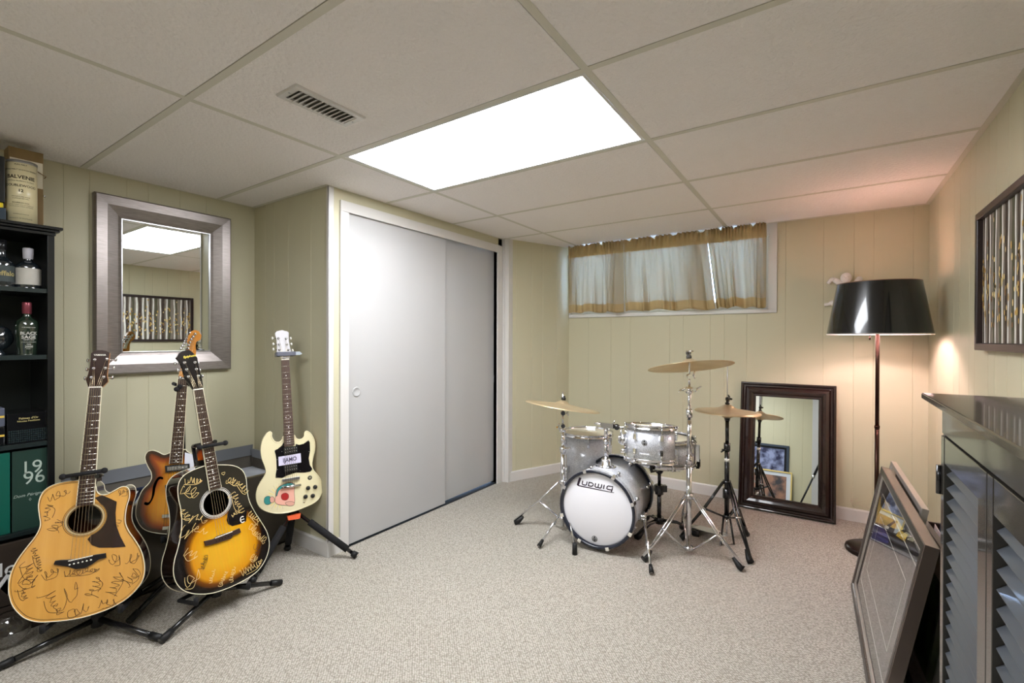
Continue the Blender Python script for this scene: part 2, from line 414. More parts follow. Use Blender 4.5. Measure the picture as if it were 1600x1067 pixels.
# sliding closet doors
def closet_door(name, y0, y1, x, py_, zt):
    o = struct(name, MB().box((x-.03, y0, .014), (x, y1, zt)), door_white, bevel=.002)
    z = py_.z; y = py_.y
    mb = MB(); M = frm((x, y, z), (0, 1, 0), (0, 0, 1), (1, 0, 0))
    mb.lathe([(.001, .0009), (.019, .0009), (.0215, .0032), (.027, .0036), (.0285, .0004)], 32, M=M)
    part('finger_pull', mb, door_white, o)
    return o
mid = onx(695, 600, XC-.012).y
closet_door('door_1', D0+.001, mid, XC-.006, onx(557, 612, XC-.006), DZ-.006)
closet_door('door_2', mid-.03, D1-.002, XC-.041, onx(773, 592, XC-.041), DZ-.018)
struct('closet_floor_track', MB().box((XC-.08, D0, .0005), (XC-.005, D1, .003)), dark_gap)

# window
wf = MB(); Y1 = YB+.05
wf.box((WX0-.01, YB, WZ-.03), (WX1, Y1, WZ)); wf.box((WX1, YB, WZ-.03), (WX1+.02, Y1, T)); wf.box((WX0-.03, YB, WZ-.03), (WX0, Y1, T))
win = struct('window_1', wf, white_trim)
mb = MB(); mb.box((WX1-.006, YB-.014, WZ-.012), (WX1+.05, YB-.001, H)); mb.box((WX0-.008, YB-.012, WZ-.028), (WX1+.05, YB-.001, WZ+.002)); mb.box((WX0-.008, YB-.01, WZ), (WX0+.004, YB-.001, H))
part('window_casing', mb, white_trim, win, bevel=.002)
mb = MB(); fw = .062
wm = [WX0, ony(969, 440, YB).x, ony(1092, 440, YB).x, WX1]
for a, b in zip(wm[:-1], wm[1:]):
    mb.frame(b-a, T-WZ, [(0, 0), (0, .03), (fw, .03), (fw, 0)], M=frm((a, Y1-.01, WZ), (1, 0, 0), (0, 0, 1), (0, -1, 0)))
part('window_frame', mb, white_trim, win)
part('window_pane', MB().box((WX0, Y1-.026, WZ), (WX1, Y1-.022, T)), glass_mat, win)
# the daylight well outside
struct('window_well', MB().box((WX0-.3, Y1+.9, .6), (WX1+.3, Y1+.95, 1.55)).box((WX0-.3, Y1+.001, .55), (WX1+.3, Y1+.95, .6)), mat('concrete', (170, 172, 175), .9))

# curtain
cloth = mat('curtain_cloth', (190, 170, 128), .9, bump=(260, .0008))
nt = cloth.node_tree; tr = nt.nodes.new('ShaderNodeBsdfTranslucent'); tr.inputs[0].default_value = lin((204, 200, 186)); ms = nt.nodes.new('ShaderNodeMixShader'); ms.inputs[0].default_value = .42
out = nt.nodes['Material Output']; nt.links.new(nt.nodes['Principled BSDF'].outputs[0], ms.inputs[1]); nt.links.new(tr.outputs[0], ms.inputs[2]); nt.links.new(ms.outputs[0], out.inputs[0])
hem_cloth = mat('curtain_hem', (196, 174, 130), .9, bump=(260, .0008))
nt = hem_cloth.node_tree; tr = nt.nodes.new('ShaderNodeBsdfTranslucent'); tr.inputs[0].default_value = lin((190, 165, 115)); ms = nt.nodes.new('ShaderNodeMixShader'); ms.inputs[0].default_value = .2
nt.links.new(nt.nodes['Principled BSDF'].outputs[0], ms.inputs[1]); nt.links.new(tr.outputs[0], ms.inputs[2]); nt.links.new(ms.outputs[0], nt.nodes['Material Output'].inputs[0])
YR = YB-.055
rod = thing('curtain_rod', 'thin white rod carrying the short beige cafe curtains over the window', 'curtain rod', ((WX0+WX1)/2, YR, 1.96))
ZR = ony(1050, 382, YR).z-.004
part('rod', MB().tube([(WX0+.01, YR, ZR), (WX1-.004, YR, ZR)], .0035), white_trim, rod, world=True)
for x in (WX0+.012, WX1-.004): part('rod_end', MB().box((x-.006, YR-.006, ZR-.008), (x+.006, YB, ZR+.008)), white_trim, rod, world=True)
def curtain(x0, x1, xb0, xb1, seed, label):
    R = random.Random(seed); nx, nz = 150, 34
    ph = [(R.uniform(0, 6.28), R.uniform(.7, 1.3)) for _ in range(6)]
    folds = sorted(R.uniform(0, 1) for _ in range(9))
    vs = []; zb = WZ+.012; ztop = H-.001
    for j in range(nz+1):
        v = j/nz
        for i in range(nx+1):
            u = i/nx
            z = ztop+(zb-ztop)*v
            a = x0+(x1-x0)*u; b = xb0+(xb1-xb0)*u; k = max(0, (ZR-z)/(ZR-zb)); x = a+(b-a)*k
            fine = sin(u*95+ph[0][0]+2*sin(u*17))*.0055*(1-k)**2*min(1, .25+abs(z-ZR)/.02)
            wide = (sin(u*26+ph[1][0]+1.6*sin(u*7+ph[2][0]))*.010+sin(u*13+ph[3][0])*.012)*min(1, k*1.7+.05)
            for f in folds: wide += .024*math.exp(-((u-f)/.016)**2)*k*(1 if int(f*100) % 2 else -1)
            gather = -.010 if abs(z-ZR) > .010 else -.004
            if z > ZR+.006: fine += sin(u*120+ph[4][0]+v*9)*.010*(z-ZR)/.05; z -= .020*max(0, sin(u*23+ph[5][0])+.6*sin(u*57+ph[2][0])-.45)*(z-ZR)/(ztop-ZR)
            z += (sin(u*19+ph[3][0])*.006+sin(u*5)*.004)*k
            y = min(YR-.0075+fine+wide*1.25, YB-.016)
            vs.append((x, y, z))
    fs = []; ms_ = []
    for j in range(nz):
        for i in range(nx): a = j*(nx+1)+i; fs.append((a, a+1, a+nx+2, a+nx+1)); ms_.append(1 if j > nz*.875 or j < nz*.17 else 0)
    mb = MB(); mb.add(vs, fs, 0, True); mb.mi = ms_
    o = mb.build('curtain', [cloth, hem_cloth]); s = o.modifiers.new('thickness', 'SOLIDIFY'); s.thickness = .0012
    tag(o, label, 'curtain', 'beige cafe curtains over the window')
X = lambda p: ony(p, 440, YR).x
curtain(WX0+.012, X(974.5), WX0+.012, X(974), 3, 'left beige curtain panel, at the slanted wall end of the rod')
curtain(X(975.5), X(1105.5), X(977), X(1118.5), 5, 'middle beige curtain panel with the deepest folds on the rod')
curtain(X(1105.7), WX1-.012, X(1119.5), WX1-.014, 8, 'right beige curtain panel, beside the wide white window casing')

# ================================================================== GUITARS
def scribble(seed, p0, p1, h, n=7):
    """a looping pen signature from p0 to p1 (2D), about h tall"""
    R = random.Random(seed); p0, p1 = Vector(p0), Vector(p1); d = p1-p0; L = d.length or .01; d = d/L; q = Vector((-d.y, d.x))
    loops = max(2, L/h*R.uniform(1.7, 2.4)); m = int(loops*11); ph = R.uniform(0, 6); a2 = [R.uniform(.3, 1.25) for _ in range(int(loops)+3)]; b2 = [R.uniform(-.06, .40) for _ in range(int(loops)+3)]; c2 = [R.uniform(-.25, .25) for _ in range(int(loops)+3)]; pts = []
    for i in range(m+1):
        t = i/m; w = 2*pi*loops*t+ph; k = t*loops; e = a2[int(k)]*(1-k % 1)+a2[int(k)+1]*(k % 1)
        if t < .16: e *= 1.5
        b = b2[int(k)]*(1-k % 1)+b2[int(k)+1]*(k % 1); c = c2[int(k)]*(1-k % 1)+c2[int(k)+1]*(k % 1)
        pts.append(tuple(p0+d*(L*t+h*b*cos(w))+q*h*(.5*e*sin(w)*.85+.12*sin(2.3*w+1)+c)))
    if R.random() < .6: pts += smooth_loop([pts[-1], tuple(p0+d*L*.7+q*h*-.62), tuple(p0+d*L*R.uniform(-.05, .3)+q*h*-.5)], 6, False)
    return pts
def slab(name, root, outline, holes, th, mats, burst=None, step=0, z=0., bulge=0.):
    """instrument body: top sheet with holes, sides and back"""
    ov, fs = face_sheet(outline, holes, step)
    mb = MB(); mb.add([(x, y, z+(bulge*min(1, edge_dist((x, y), outline)/.06)**.5 if bulge else 0)) for x, y in ov], fs, 0, False); nv = len(ov)
    n = len(outline); vs = []
    rows = [0, -th] if th < .03 else [0, -.002, -th+.002, -th]
    for r in rows: vs += [(x, y, z+r) for x, y in outline]
    ccw = sum(outline[i-1][0]*outline[i][1]-outline[i][0]*outline[i-1][1] for i in range(n)) > 0
    qs = [(a*n+i, (a+1)*n+i, (a+1)*n+(i+1) % n, a*n+(i+1) % n) for a in range(len(rows)-1) for i in range(n)]
    mb.add(vs, qs if ccw else [q[::-1] for q in qs], 1, True)
    mb.add([(x, y, z-th) for x, y in outline], [tuple(range(n))[::-1] if ccw else tuple(range(n))], 1, False)
    o = mb.build(name, mats, root)
    a = o.data.attributes.new('burst', 'FLOAT', 'POINT')
    vals = [0.]*len(mb.v)
    if burst:
        for i, (x, y) in enumerate(ov): vals[i] = burst(x, y, edge_dist((x, y), outline))
    a.data.foreach_set('value', vals)
    return o

class Guitar:
    def __init__(s, name, label, bot, depth, az, lean, nut, sad):
        az, lean = radians(az), radians(lean)
        s.O = at(*bot, depth); s.N = V3((cos(az)*cos(lean), sin(az)*cos(lean), sin(lean)))
        s.V = (onp(*nut, s.O, s.N)-onp(*sad, s.O, s.N)).normalized(); s.U = s.V.cross(s.N)
        s.M = frm(s.O, s.U, s.V, s.N); s.root = thing(name, label, 'guitar', s.M, 'guitars on stands by the left wall')
    def L(s, x, y, w=0.):
        p = onp(x, y, s.O+s.N*w, s.N)-s.O; return (p.dot(s.U), p.dot(s.V))
    def neck(s, nl, nr, el, er, joint, c, fb_z, neck_m, fb_m, sad, frets=20, bind=True, post=None, btn=None, dot_w=.0028, btn_m=None, nut_m=plastic_white, slot=.0, nut_half=None):
        """nl nr el er: fretboard corners at nut and at body end; joint: v where the neck meets the body"""
        r = s.root; s.nutv = (nl[1]+nr[1])/2; s.nc = ((nl[0]+nr[0])/2, s.nutv); ec = ((el[0]+er[0])/2, (el[1]+er[1])/2)
        wn = max(.040, min(.046, nr[0]-nl[0])); we = max(.050, min(.057, er[0]-el[0]))
        s.wn, s.we = wn, we
        cx = (s.nc[0]*.5+sad[0]*.5)
        s.cxf = lambda v: s.nc[0]+(sad[0]-s.nc[0])*(s.nutv-v)/(s.nutv-sad[1])
        hw = lambda v: (wn+(we-wn)*(s.nutv-v)/(s.nutv-ec[1]))/2
        s.hw = hw
        nv, ev = s.nutv, ec[1]
        mb = MB(); prof = []
        n = 10; vs = []
        for v in (nv, joint-.0):
            for k in range(n+1):
                a = pi+pi*k/n; vs.append((s.cxf(v)+cos(a)*hw(v), v, fb_z-.0055+sin(a)*(.019 if v == nv else .024)))
        fs = [(k, k+1, n+1+k+1, n+1+k) for k in range(n)]
        mb.add(vs, fs, 0, True); mb.f += [tuple(range(n+1)), tuple(range(2*n+1, n, -1))]; mb.mi += [0, 0]; mb.sm += [False]*2
        w2 = hw(joint); mb.box((s.cxf(joint)-w2, joint-.005, min(0, fb_z-.03)-.05*(slot > 0)), (s.cxf(joint)+w2, joint+.035, fb_z-.006))
        part('neck', mb, neck_m, r)
        fb = MB().prism([(s.cxf(nv)-hw(nv), nv), (s.cxf(nv)+hw(nv), nv), (s.cxf(ev)+hw(ev), ev), (s.cxf(ev)-hw(ev), ev)], fb_z-.0058, fb_z)
        if bind:
            for sg in (-1, 1): fb.prism([(s.cxf(nv)+sg*(hw(nv)-.0016), nv), (s.cxf(nv)+sg*(hw(nv)+.0002), nv), (s.cxf(ev)+sg*(hw(ev)+.0002), ev), (s.cxf(ev)+sg*(hw(ev)-.0016), ev)], fb_z-.0057, fb_z+.0002, 1)
        F = part('fretboard', fb, [fb_m, binding_mat], r)
        sc = nv-sad[1]; s.scale = sc; prev = nv
        for i in range(1, frets+1):
            v = nv-sc*(1-2**(-i/12))
            if v < ev+.003: break
            part('fret', MB().tube([(s.cxf(v)-hw(v)+.0008, v, fb_z), (s.cxf(v)+hw(v)-.0008, v, fb_z)], .0016, 6), fret_mat, F)
            m = (v+prev)/2; prev = v
            for dx in {3: (0,), 5: (0,), 7: (0,), 9: (0,), 12: (-.011, .011), 15: (0,), 17: (0,)}.get(i, ()):
                part('inlay', MB().lathe([(dot_w, .0004), (.0001, .0006)], 12, M=Matrix.Translation((s.cxf(m)+dx, m, fb_z))), pearl, F)
        part('nut', MB().box((s.nc[0]-wn/2, nv-.001, fb_z-.004), (s.nc[0]+wn/2, nv+.004, fb_z+.0022)), nut_m, r)
        s.fb_z = fb_z
        if post:
            for i in range(6):
                p = post[i]; b = btn[i]
                mb = MB(); mb.lathe([(.0001, .0095), (.0032, .0095), (.003, .006), (.0035, .003), (.0062, .0025), (.0065, 0)], 14, M=Matrix.Translation((p[0], p[1], s.hz)))
                mb.tube([(p[0], p[1], s.hz-s.ht-.006), (b[0], b[1], s.hz-s.ht-.006)], .0022, 6); mb.box((p[0]-.006, p[1]-.008, s.hz-s.ht-.010), (p[0]+.006, p[1]+.008, s.hz-s.ht-.001))
                P = part('tuning_peg', mb, chrome, r)
                part('peg_button', MB().ball((b[0], b[1], s.hz-s.ht-.006), .0085, 12, 8, sc=(.62, 1, .8)), btn_m or chrome, P)
    def strings(s, sad, sz, span, post, end=None):
        for i in range(6):
            f = i/5-.5; a = (s.nc[0]+f*(s.wn-.008), s.nutv, s.fb_z+.0025); b = (sad[0]+f*span, sad[1], sz)
            order = [2, 1, 0, 3, 4, 5] if len(post) == 6 else range(6)
            p = post[order[i]]
            pts = [(p[0], p[1], s.hz+.006), a, b]
            if end: pts.append((end[0]+f*span, end[1], end[2]))
            part('string', MB().tube(pts, .00075-.00006*i, 5), string_mat, s.root)
    def head(s, poly, th, z, m, side=None, inlay=None):
        s.hz, s.ht = z, th
        o = part('headstock', MB().prism(poly, z-th, z-.001).prism([(x, y) for x, y in poly], z-.001, z, 1), [side or m, m], s.root, bevel=.0012)
        return o
def tri(poly): return sum(poly[i-1][0]*poly[i][1]-poly[i][0]*poly[i-1][1] for i in range(len(poly)))
def ccw(poly): return poly if tri(poly) > 0 else poly[::-1]

# ------------------------------------------------------------------ natural cutaway acoustic
G = Guitar('acoustic_guitar', 'natural blonde cutaway acoustic guitar covered in black signatures, in front of the black bookcase', (110, 970), 1.74, -28, 12, (149, 605.6), (125.6, 873))
A = crop(0, 730, .3159); Lc = lambda x, y, w=0.: G.L(*A(x, y), w)
out = [(385,65),(330,70),(270,85),(225,110),(200,145),(190,190),(195,240),(200,280),(190,315),(165,355),(125,405),(85,460),(55,520),(43,580),(45,630),(60,680),(90,720),(130,750),(190,765),(260,763),(340,755),(420,740),(500,715),(560,690),(620,655),(665,615),(700,570),(715,520),(712,460),(695,405),(665,355),(640,320),(622,280),(620,240),(628,190),(640,150),(640,115),(625,97),(600,97),(565,115),(530,133),(500,135),(480,120),(472,90),(430,62)]
out = ccw(smooth_loop([Lc(*p) for p in out], 4))
hc = Lc(420, 256); hole = circle(hc, .050, 40)
spruce = mat('aged_spruce', (222, 168, 84), .16, coat=.8, noise=(26, (204, 146, 64), .3), stretch=(1, .03, 1))
mahog = mat('mahogany_side', (66, 32, 18), .15, coat=.8, noise=(30, (40, 18, 10)), stretch=(.3, .3, 1))
dark_in = mat('bare_wood_inside', (92, 62, 36), .8)
slab('body', G.root, out, [hole], .105, [spruce, mahog], step=.02)
def body_trim(G, out, m, th, r=.0016):
    mb = MB(); mb.tube([(x, y, .0) for x, y in out], r, 6, closed=True); mb.tube([(x, y, -th) for x, y in out], r, 6, closed=True); part('binding', mb, m, G.root)
body_trim(G, out, binding_mat, .105)
inn = [(x+(hc[0]-x)*.03, y+(out[0][1]*0+hc[1]-.1-y)*.03) for x, y in out]
part('purfling', MB().ribbon(inn+inn[:1], .0012, .0006), black_ink, G.root)
rs = MB()
for a, b, k in ((.0505, .0535, 1), (.0535, .060, 0), (.060, .0615, 1), (.0645, .066, 1)):
    c1, c2 = circle(hc, a, 48), circle(hc, b, 48); rs.add([(x, y, .0007) for x, y in c1+c2], [(i, 48+i, 48+(i+1) % 48, (i+1) % 48) for i in range(48)], k)
part('soundhole_rosette', rs, [mat('rosette_wood', (190, 165, 120), .3), black_ink], G.root)
nl, nr = G.L(138.7, 605.6, .01), G.L(158.9, 605, .01); el, er = G.L(119.4, 790, .01), G.L(147.8, 788.4, .01); sad = G.L(125.6, 873, .008)
hp = [(138,605),(134.5,594),(138,584),(141,571),(142.5,552),(146,549),(153,547.2),(160,547),(165,548),(171.5,551),(170.5,560),(168.5,574),(167.3,585),(168.7,596),(160.3,604.6)]
G.head([G.L(*p, .004) for p in hp], .014, .006, mat('head_veneer', (46, 24, 18), .18, coat=.6), mat('neck_maple', (176, 122, 66), .3))
post = [G.L(*p, .006) for p in ((147.8,562),(146,575.6),(142.3,589.7),(166.9,561),(164.5,575),(161.7,589))]
btn = [G.L(*p, -.012) for p in ((137.5,563),(136,577),(133,591),(180.4,561.6),(177.5,575),(175.3,589.7))]
G.neck(nl, nr, el, er, G.L(136, 752)[1], 0, .009, mahog, rosewood, sad, 20, True, post, btn, slot=1)
G.strings(sad, .0125, .055, post, (sad[0], sad[1]-.012, .004))
bp = [(266,480),(274,462),(300,458),(345,456),(400,450),(470,432),(523,424),(526,447),(490,455),(455,480),(420,498),(375,503),(340,492),(310,487)]
B = part('bridge', MB().prism([Lc(*p, .004) for p in bp], .0002, .0085), mat('ebony', (22, 18, 18), .35), G.root, bevel=.001)
a, b = Lc(338, 466, .01), Lc(458, 439, .01)
part('saddle', MB().prism([(a[0], a[1]), (b[0], b[1]), (b[0], b[1]+.003), (a[0], a[1]+.003)], .008, .0122), plastic_white, B)
for i in range(6):
    p = (a[0]+(b[0]-a[0])*(.06+.88*i/5), a[1]+(b[1]-a[1])*(.06+.88*i/5)-.013); part('bridge_pin', MB().ball((*p, .0095), .003, 10, 6), plastic_white, B)
pg = [(470,150),(505,138),(540,152),(578,170),(572,225),(575,285),(595,340),(622,392),(560,397),(490,397),(455,385),(433,355)]
pgp = [Lc(*p) for p in pg]; arc = [(hc[0]+.0675*cos(a), hc[1]+.0675*sin(a)) for a in [radians(t) for t in range(-70, 60, 10)]]
part('pickguard', MB().prism(pgp[:-1]+[pgp[-1]]+[p for p in arc], .0003, .0016), mat('tortoise_shell', (44, 24, 18), .12, coat=.6, noise=(30, (34, 18, 14), .06)), G.root)
sig = [(240,150,340,125,45),(232,265,248,185,38),(262,318,290,258,36),(584,130,636,112,40),(572,298,592,262,36),(163,400,205,512,24),(208,545,290,505,46),(104,545,178,575,60),(122,480,165,560,40),(108,598,132,655,32),(228,620,290,730,44),(292,640,405,600,84),(345,722,442,708,54),(328,522,490,505,34),(448,640,494,545,42),(486,684,576,655,44),(538,632,590,525,54),(620,580,678,512,50),(630,445,690,440,54),(544,472,602,448,50)]
for i, (x0, y0, x1, y1, h) in enumerate(sig):
    p = scribble(i+3, Lc(x0, y0), Lc(x1, y1), h*.3159*.0024*.95)
    part('signature', MB().ribbon(p, .0013, .0009), black_ink, G.root)
c = G.L(156, 554.6, .007)
part('maker_name', MB().text('YAMAHA', frm((*c, .0065), (1, 0, 0), (0, 1, 0), (0, 0, 1)), .0095, ex=.0003, bold=.02), plastic_white, G.root)
lab = Lc(468, 222, -.09); part('soundhole_label', MB().box((lab[0]-.02, lab[1]-.028, -.1015), (lab[0]+.02, lab[1]+.02, -.1005)), mat('paper_label', (84, 84, 78), .8), G.root)
YAM = G

# ------------------------------------------------------------------ black and amber sunburst acoustic
G = Guitar('acoustic_guitar', 'yellow and black sunburst acoustic guitar covered in gold signatures', (320, 928), 1.92, 3, 12, (310, 608.6), (349, 836))
A = crop(230, 700, .2436)
out = [(378,112),(310,135),(250,165),(215,200),(197,250),(200,320),(215,390),(222,470),(215,560),(195,650),(175,720),(168,790),(180,850),(215,900),(270,928),(340,937),(420,930),(500,905),(580,870),(660,825),(720,775),(765,700),(783,620),(770,545),(735,480),(690,410),(655,340),(640,270),(635,200),(615,150),(580,122),(530,110),(470,108),(425,108)]
out = ccw(smooth_loop([Lc(*p) for p in out], 4))
hc = Lc(443, 350); hole = circle(hc, .050, 40)
c0 = Lc(500, 620); cu = Lc(245, 600)[0]; rx = abs(c0[0]-cu)*.98; cy1 = Lc(480, 432)[1]; cy0 = Lc(500, 850)[1]; cyc = (cy0+cy1)/2; ry = (cy1-cy0)/2
def burst(x, y, d):
    e = ((abs(x-c0[0])/rx)**2.4+(abs(y-cyc)/ry)**2.4)**(1/2.4); return max(0., min(1., (1.42-e)/.9))
epi_top = attr_mat('amber_burst', [(0, (14, 11, 10)), (.30, (20, 14, 9)), (.45, (120, 66, 10)), (.56, (222, 150, 12)), (1, (236, 176, 30))], .1)
blk = mat('gloss_black_side', (20, 14, 12), .08, coat=1)
slab('body', G.root, out, [hole], .105, [epi_top, blk], burst, step=.011)
body_trim(G, out, binding_mat, .105)
rs = MB()
for a, b in ((.0525, .0555), (.0575, .0605), (.064, .0655)):
    c1, c2 = circle(hc, a, 48), circle(hc, b, 48); rs.add([(x, y, .0007) for x, y in c1+c2], [(i, 48+i, 48+(i+1) % 48, (i+1) % 48) for i in range(48)])
part('soundhole_rosette', rs, mat('rosette_white', (214, 212, 205), .3), G.root)
nl, nr = G.L(302.5, 608.7, .01), G.L(317.5, 608.3, .01); el, er = G.L(326.7, 764.6, .01), G.L(346.4, 762.8, .01); sad = Lc(490, 557, .008)
hp = [(302.5,608.7),(295,599),(289.5,590),(286.5,579),(282.5,568),(275.7,558.8),(280,552),(285,548.5),(290,547.8),(295.3,546.4),(301,551),(308,559),(309,566),(311,575),(313.5,585),(316,594),(317.5,608)]
G.head([G.L(*p, .004) for p in hp], .014, .006, mat('head_black', (18, 16, 18), .12, coat=1), blk)
post = [G.L(*p, .006) for p in ((288.2,566.5),(291.3,577.4),(294.3,588.5),(304.5,566.2),(306.7,576.8),(309.7,587.5))]
btn = [G.L(*p, -.012) for p in ((274,568.5),(278,578.5),(282,590),(310,567.5),(312.3,578),(316.5,587.5))]
G.neck(nl, nr, el, er, G.L(331, 728)[1], 0, .009, blk, rosewood, sad, 20, True, post, btn, slot=1)
G.strings(sad, .0125, .055, post, (sad[0], sad[1]-.012, .004))
bp = [(365,597),(425,582),(445,566),(490,550),(535,537),(590,513),(600,541),(548,562),(535,580),(500,592),(460,605),(440,612),(372,628)]
B = part('bridge', MB().prism([Lc(*p, .004) for p in bp], .0002, .0085), rosewood, G.root, bevel=.001)
a, b = Lc(436, 580, .01), Lc(546, 538, .01)
part('saddle', MB().prism([(a[0], a[1]), (b[0], b[1]), (b[0], b[1]+.003), (a[0], a[1]+.003)], .008, .0122), plastic_white, B)
for i in range(6):
    p = (a[0]+(b[0]-a[0])*(.06+.88*i/5), a[1]+(b[1]-a[1])*(.06+.88*i/5)-.012); part('bridge_pin', MB().ball((*p, .0095), .003, 10, 6), black_rubber, B)
pg = [(545,262),(575,262),(600,285),(622,340),(638,410),(634,468),(592,488),(545,500),(518,488),(508,462),(514,430)]
arc = [(hc[0]+.067*cos(a), hc[1]+.067*sin(a)) for a in [radians(t) for t in range(-48, 42, 10)]]
PG = part('pickguard', MB().prism([Lc(*p) for p in pg]+arc, .0003, .0016), mat('black_pickguard', (20, 17, 18), .1, coat=.8), G.root)
c = Lc(610, 458); e = MB(); e.ribbon([(c[0]+.012*cos(radians(t))*.8, c[1]+.013*sin(radians(t))) for t in range(50, 311, 20)], .0035, .0019); e.ribbon([(c[0]-.009, c[1]), (c[0]+.008, c[1])], .003, .0019)
part('emblem', e, plastic_white, PG)
sig = [(235,250,322,300,62),(236,215,350,205,40),(228,388,258,462,40),(292,430,368,470,66),(300,500,380,560,66),(232,540,272,560,70),(252,660,308,705,58),(240,862,312,832,80),(402,862,432,780,24),(472,882,508,790,28),(532,856,556,770,28),(600,812,735,722,46),(668,694,700,716,40),(662,500,752,600,44),(655,410,718,478,34),(520,200,590,230,40),(590,230,640,290,40),(552,290,602,420,46),(546,440,568,412,28)]
for i, (x0, y0, x1, y1, h) in enumerate(sig):
    p = scribble(i+41, Lc(x0, y0), Lc(x1, y1), h*.2436*.0027*.95)
    part('signature', MB().ribbon(p, .0017, .0022), gold_ink, G.root)
for i, (x0, y0, x1, y1, h) in enumerate([(344,780,376,690,30),(682,640,726,640,52)]):
    part('signature', MB().ribbon(scribble(i+90, Lc(x0, y0), Lc(x1, y1), h*.2436*.0025), .0016, .0022), black_ink, G.root, 'black pen signature')
c = Lc(487, 163); part('heart_drawing', MB().ribbon([(c[0]+.0009*8*sin(t)**3, c[1]+.0009*(6.5*cos(t)-2.5*cos(2*t)-cos(3*t))) for t in [k*pi/12 for k in range(25)]], .0016, .0022), gold_ink, G.root)
c = G.L(296.5, 556.5, .007)
part('maker_name', MB().text('Epiphone', frm((*c, .0066), (.97, .1, 0), (-.1, .97, 0), (0, 0, 1)), .0145, ex=.0003, bold=.012, shear=.25), mat('gold_leaf', (236, 214, 70), .3), G.root)
EPI = G

# ------------------------------------------------------------------ sunburst hollow-body electric
G = Guitar('electric_guitar', 'brown sunburst hollow-body electric guitar with f-hole, behind the signed sunburst acoustic', (285, 836), 2.12, -20, 10, (286, 591), (268, 805))
A = crop(180, 680, .1781)
out = [(488,152),(430,170),(380,148),(330,133),(285,145),(262,185),(268,230),(290,280),(315,325),(318,380),(290,430),(240,480),(210,540),(185,620),(180,700),(200,760),(240,815),(300,845),(380,860),(480,868),(580,862),(680,845),(770,800),(830,730),(850,640),(840,540),(800,460),(770,410),(755,350),(775,290),(805,240),(815,180),(800,130),(770,103),(735,108),(705,125),(690,150),(665,160),(630,140),(608,125)]
out = ccw(smooth_loop([Lc(*p) for p in out], 4))
fh = [(400,362),(418,368),(422,380),(412,390),(398,384),(380,395),(365,425),(352,470),(345,520),(325,570),(305,600),(285,615),(262,612),(252,600),(258,588),(272,585),(288,590),(305,575),(318,545),(325,500),(330,450),(345,410),(368,375),(385,363)]
fh = ccw(smooth_loop([Lc(*p) for p in fh], 2))
gre_top = attr_mat('brown_burst', [(0, (30, 12, 8)), (.14, (58, 20, 10)), (.34, (148, 62, 14)), (.6, (206, 128, 28)), (1, (224, 152, 40))], .12)
cc = Lc(500, 560)
slab('body', G.root, out, [fh], .048, [gre_top, mat('dark_cherry_side', (44, 16, 10), .12, coat=1)], lambda x, y, d: min(1, d/.085), step=.011)
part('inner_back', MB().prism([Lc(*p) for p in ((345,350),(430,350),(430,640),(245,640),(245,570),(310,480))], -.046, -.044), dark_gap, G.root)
body_trim(G, out, binding_mat, .048)
nl, nr = G.L(278.8, 591, .014), G.L(292.5, 591.5, .014); el, er = G.L(267, 723.6, .014), G.L(287.7, 724.5, .014); sad = G.L(268, 805, .014)
A2 = crop(120, 500, .2062); H2 = lambda x, y, w=.004: G.L(*A2(x, y), w)
hp = [(768,440),(776,400),(800,330),(830,270),(835,215),(845,180),(835,165),(845,120),(868,85),(895,74),(925,85),(945,115),(938,148),(905,165),(900,195),(905,240),(900,290),(870,360),(838,440)]
maple = mat('honey_maple', (190, 128, 54), .2, coat=.6, noise=(20, (166, 104, 40)), stretch=(1, .2, 1))
G.head([H2(*p) for p in hp], .014, .006, maple)
post = [H2(*p, .008) for p in ((845,215),(850,190),(858,168),(868,145),(882,125),(898,105))][::-1]
btn = [H2(*p, -.01) for p in ((788,216),(800,196),(812,176),(818,160),(828,145),(842,122))][::-1]
G.neck(nl, nr, el, er, G.L(281, 707)[1], 0, .012, maple, rosewood, sad, 21, True, post, btn)
for i in range(6):
    f = i/5-.5; p = post[5-i]
    part('string', MB().tube([(p[0], p[1], .012), (G.nc[0]+f*.036, G.nutv, .0145), (sad[0]+f*.052, sad[1], .018), (sad[0]+f*.05, sad[1]-.05, .008)], .0007, 5), string_mat, G.root)
for y in (0, 170):
    q = [Lc(*p, .008) for p in ((436, 268+y), (652, 248+y), (656, 306+y), (440, 326+y))]
    PK = part('pickup', MB().prism(q, .0005, .009), black_rubber, G.root, bevel=.001)
    m = [((q[0][0]*(1-a)+q[1][0]*a)*(1-b)+(q[3][0]*(1-a)+q[2][0]*a)*b, (q[0][1]*(1-a)+q[1][1]*a)*(1-b)+(q[3][1]*(1-a)+q[2][1]*a)*b) for a, b in ((.08, .2), (.92, .2), (.92, .8), (.08, .8))]
    part('pickup_cover', MB().prism(m, .009, .0105), steel, PK, bevel=.0006)
    for k in range(6):
        f = (k+.5)/6; x = (m[0][0]+m[3][0])/2*(1-f)+(m[1][0]+m[2][0])/2*f; yy = (m[0][1]+m[3][1])/2*(1-f)+(m[1][1]+m[2][1])/2*f
        part('pole_piece', MB().lathe([(.0022, 0), (.0022, .0015), (.0001, .0018)], 10, M=Matrix.Translation((x, yy, .0104))), chrome, PK)
part('pickguard', MB().prism([Lc(*p, .004) for p in ((612,150),(690,170),(692,322),(600,350),(604,300),(654,300),(652,250),(608,250))], .004, .0055), mat('silver_pickguard', (206, 206, 214), .25), G.root)
b = sad; part('bridge', MB().box((b[0]-.035, b[1]-.007, .0005), (b[0]+.035, b[1]+.007, .015)), chrome, G.root, bevel=.001)
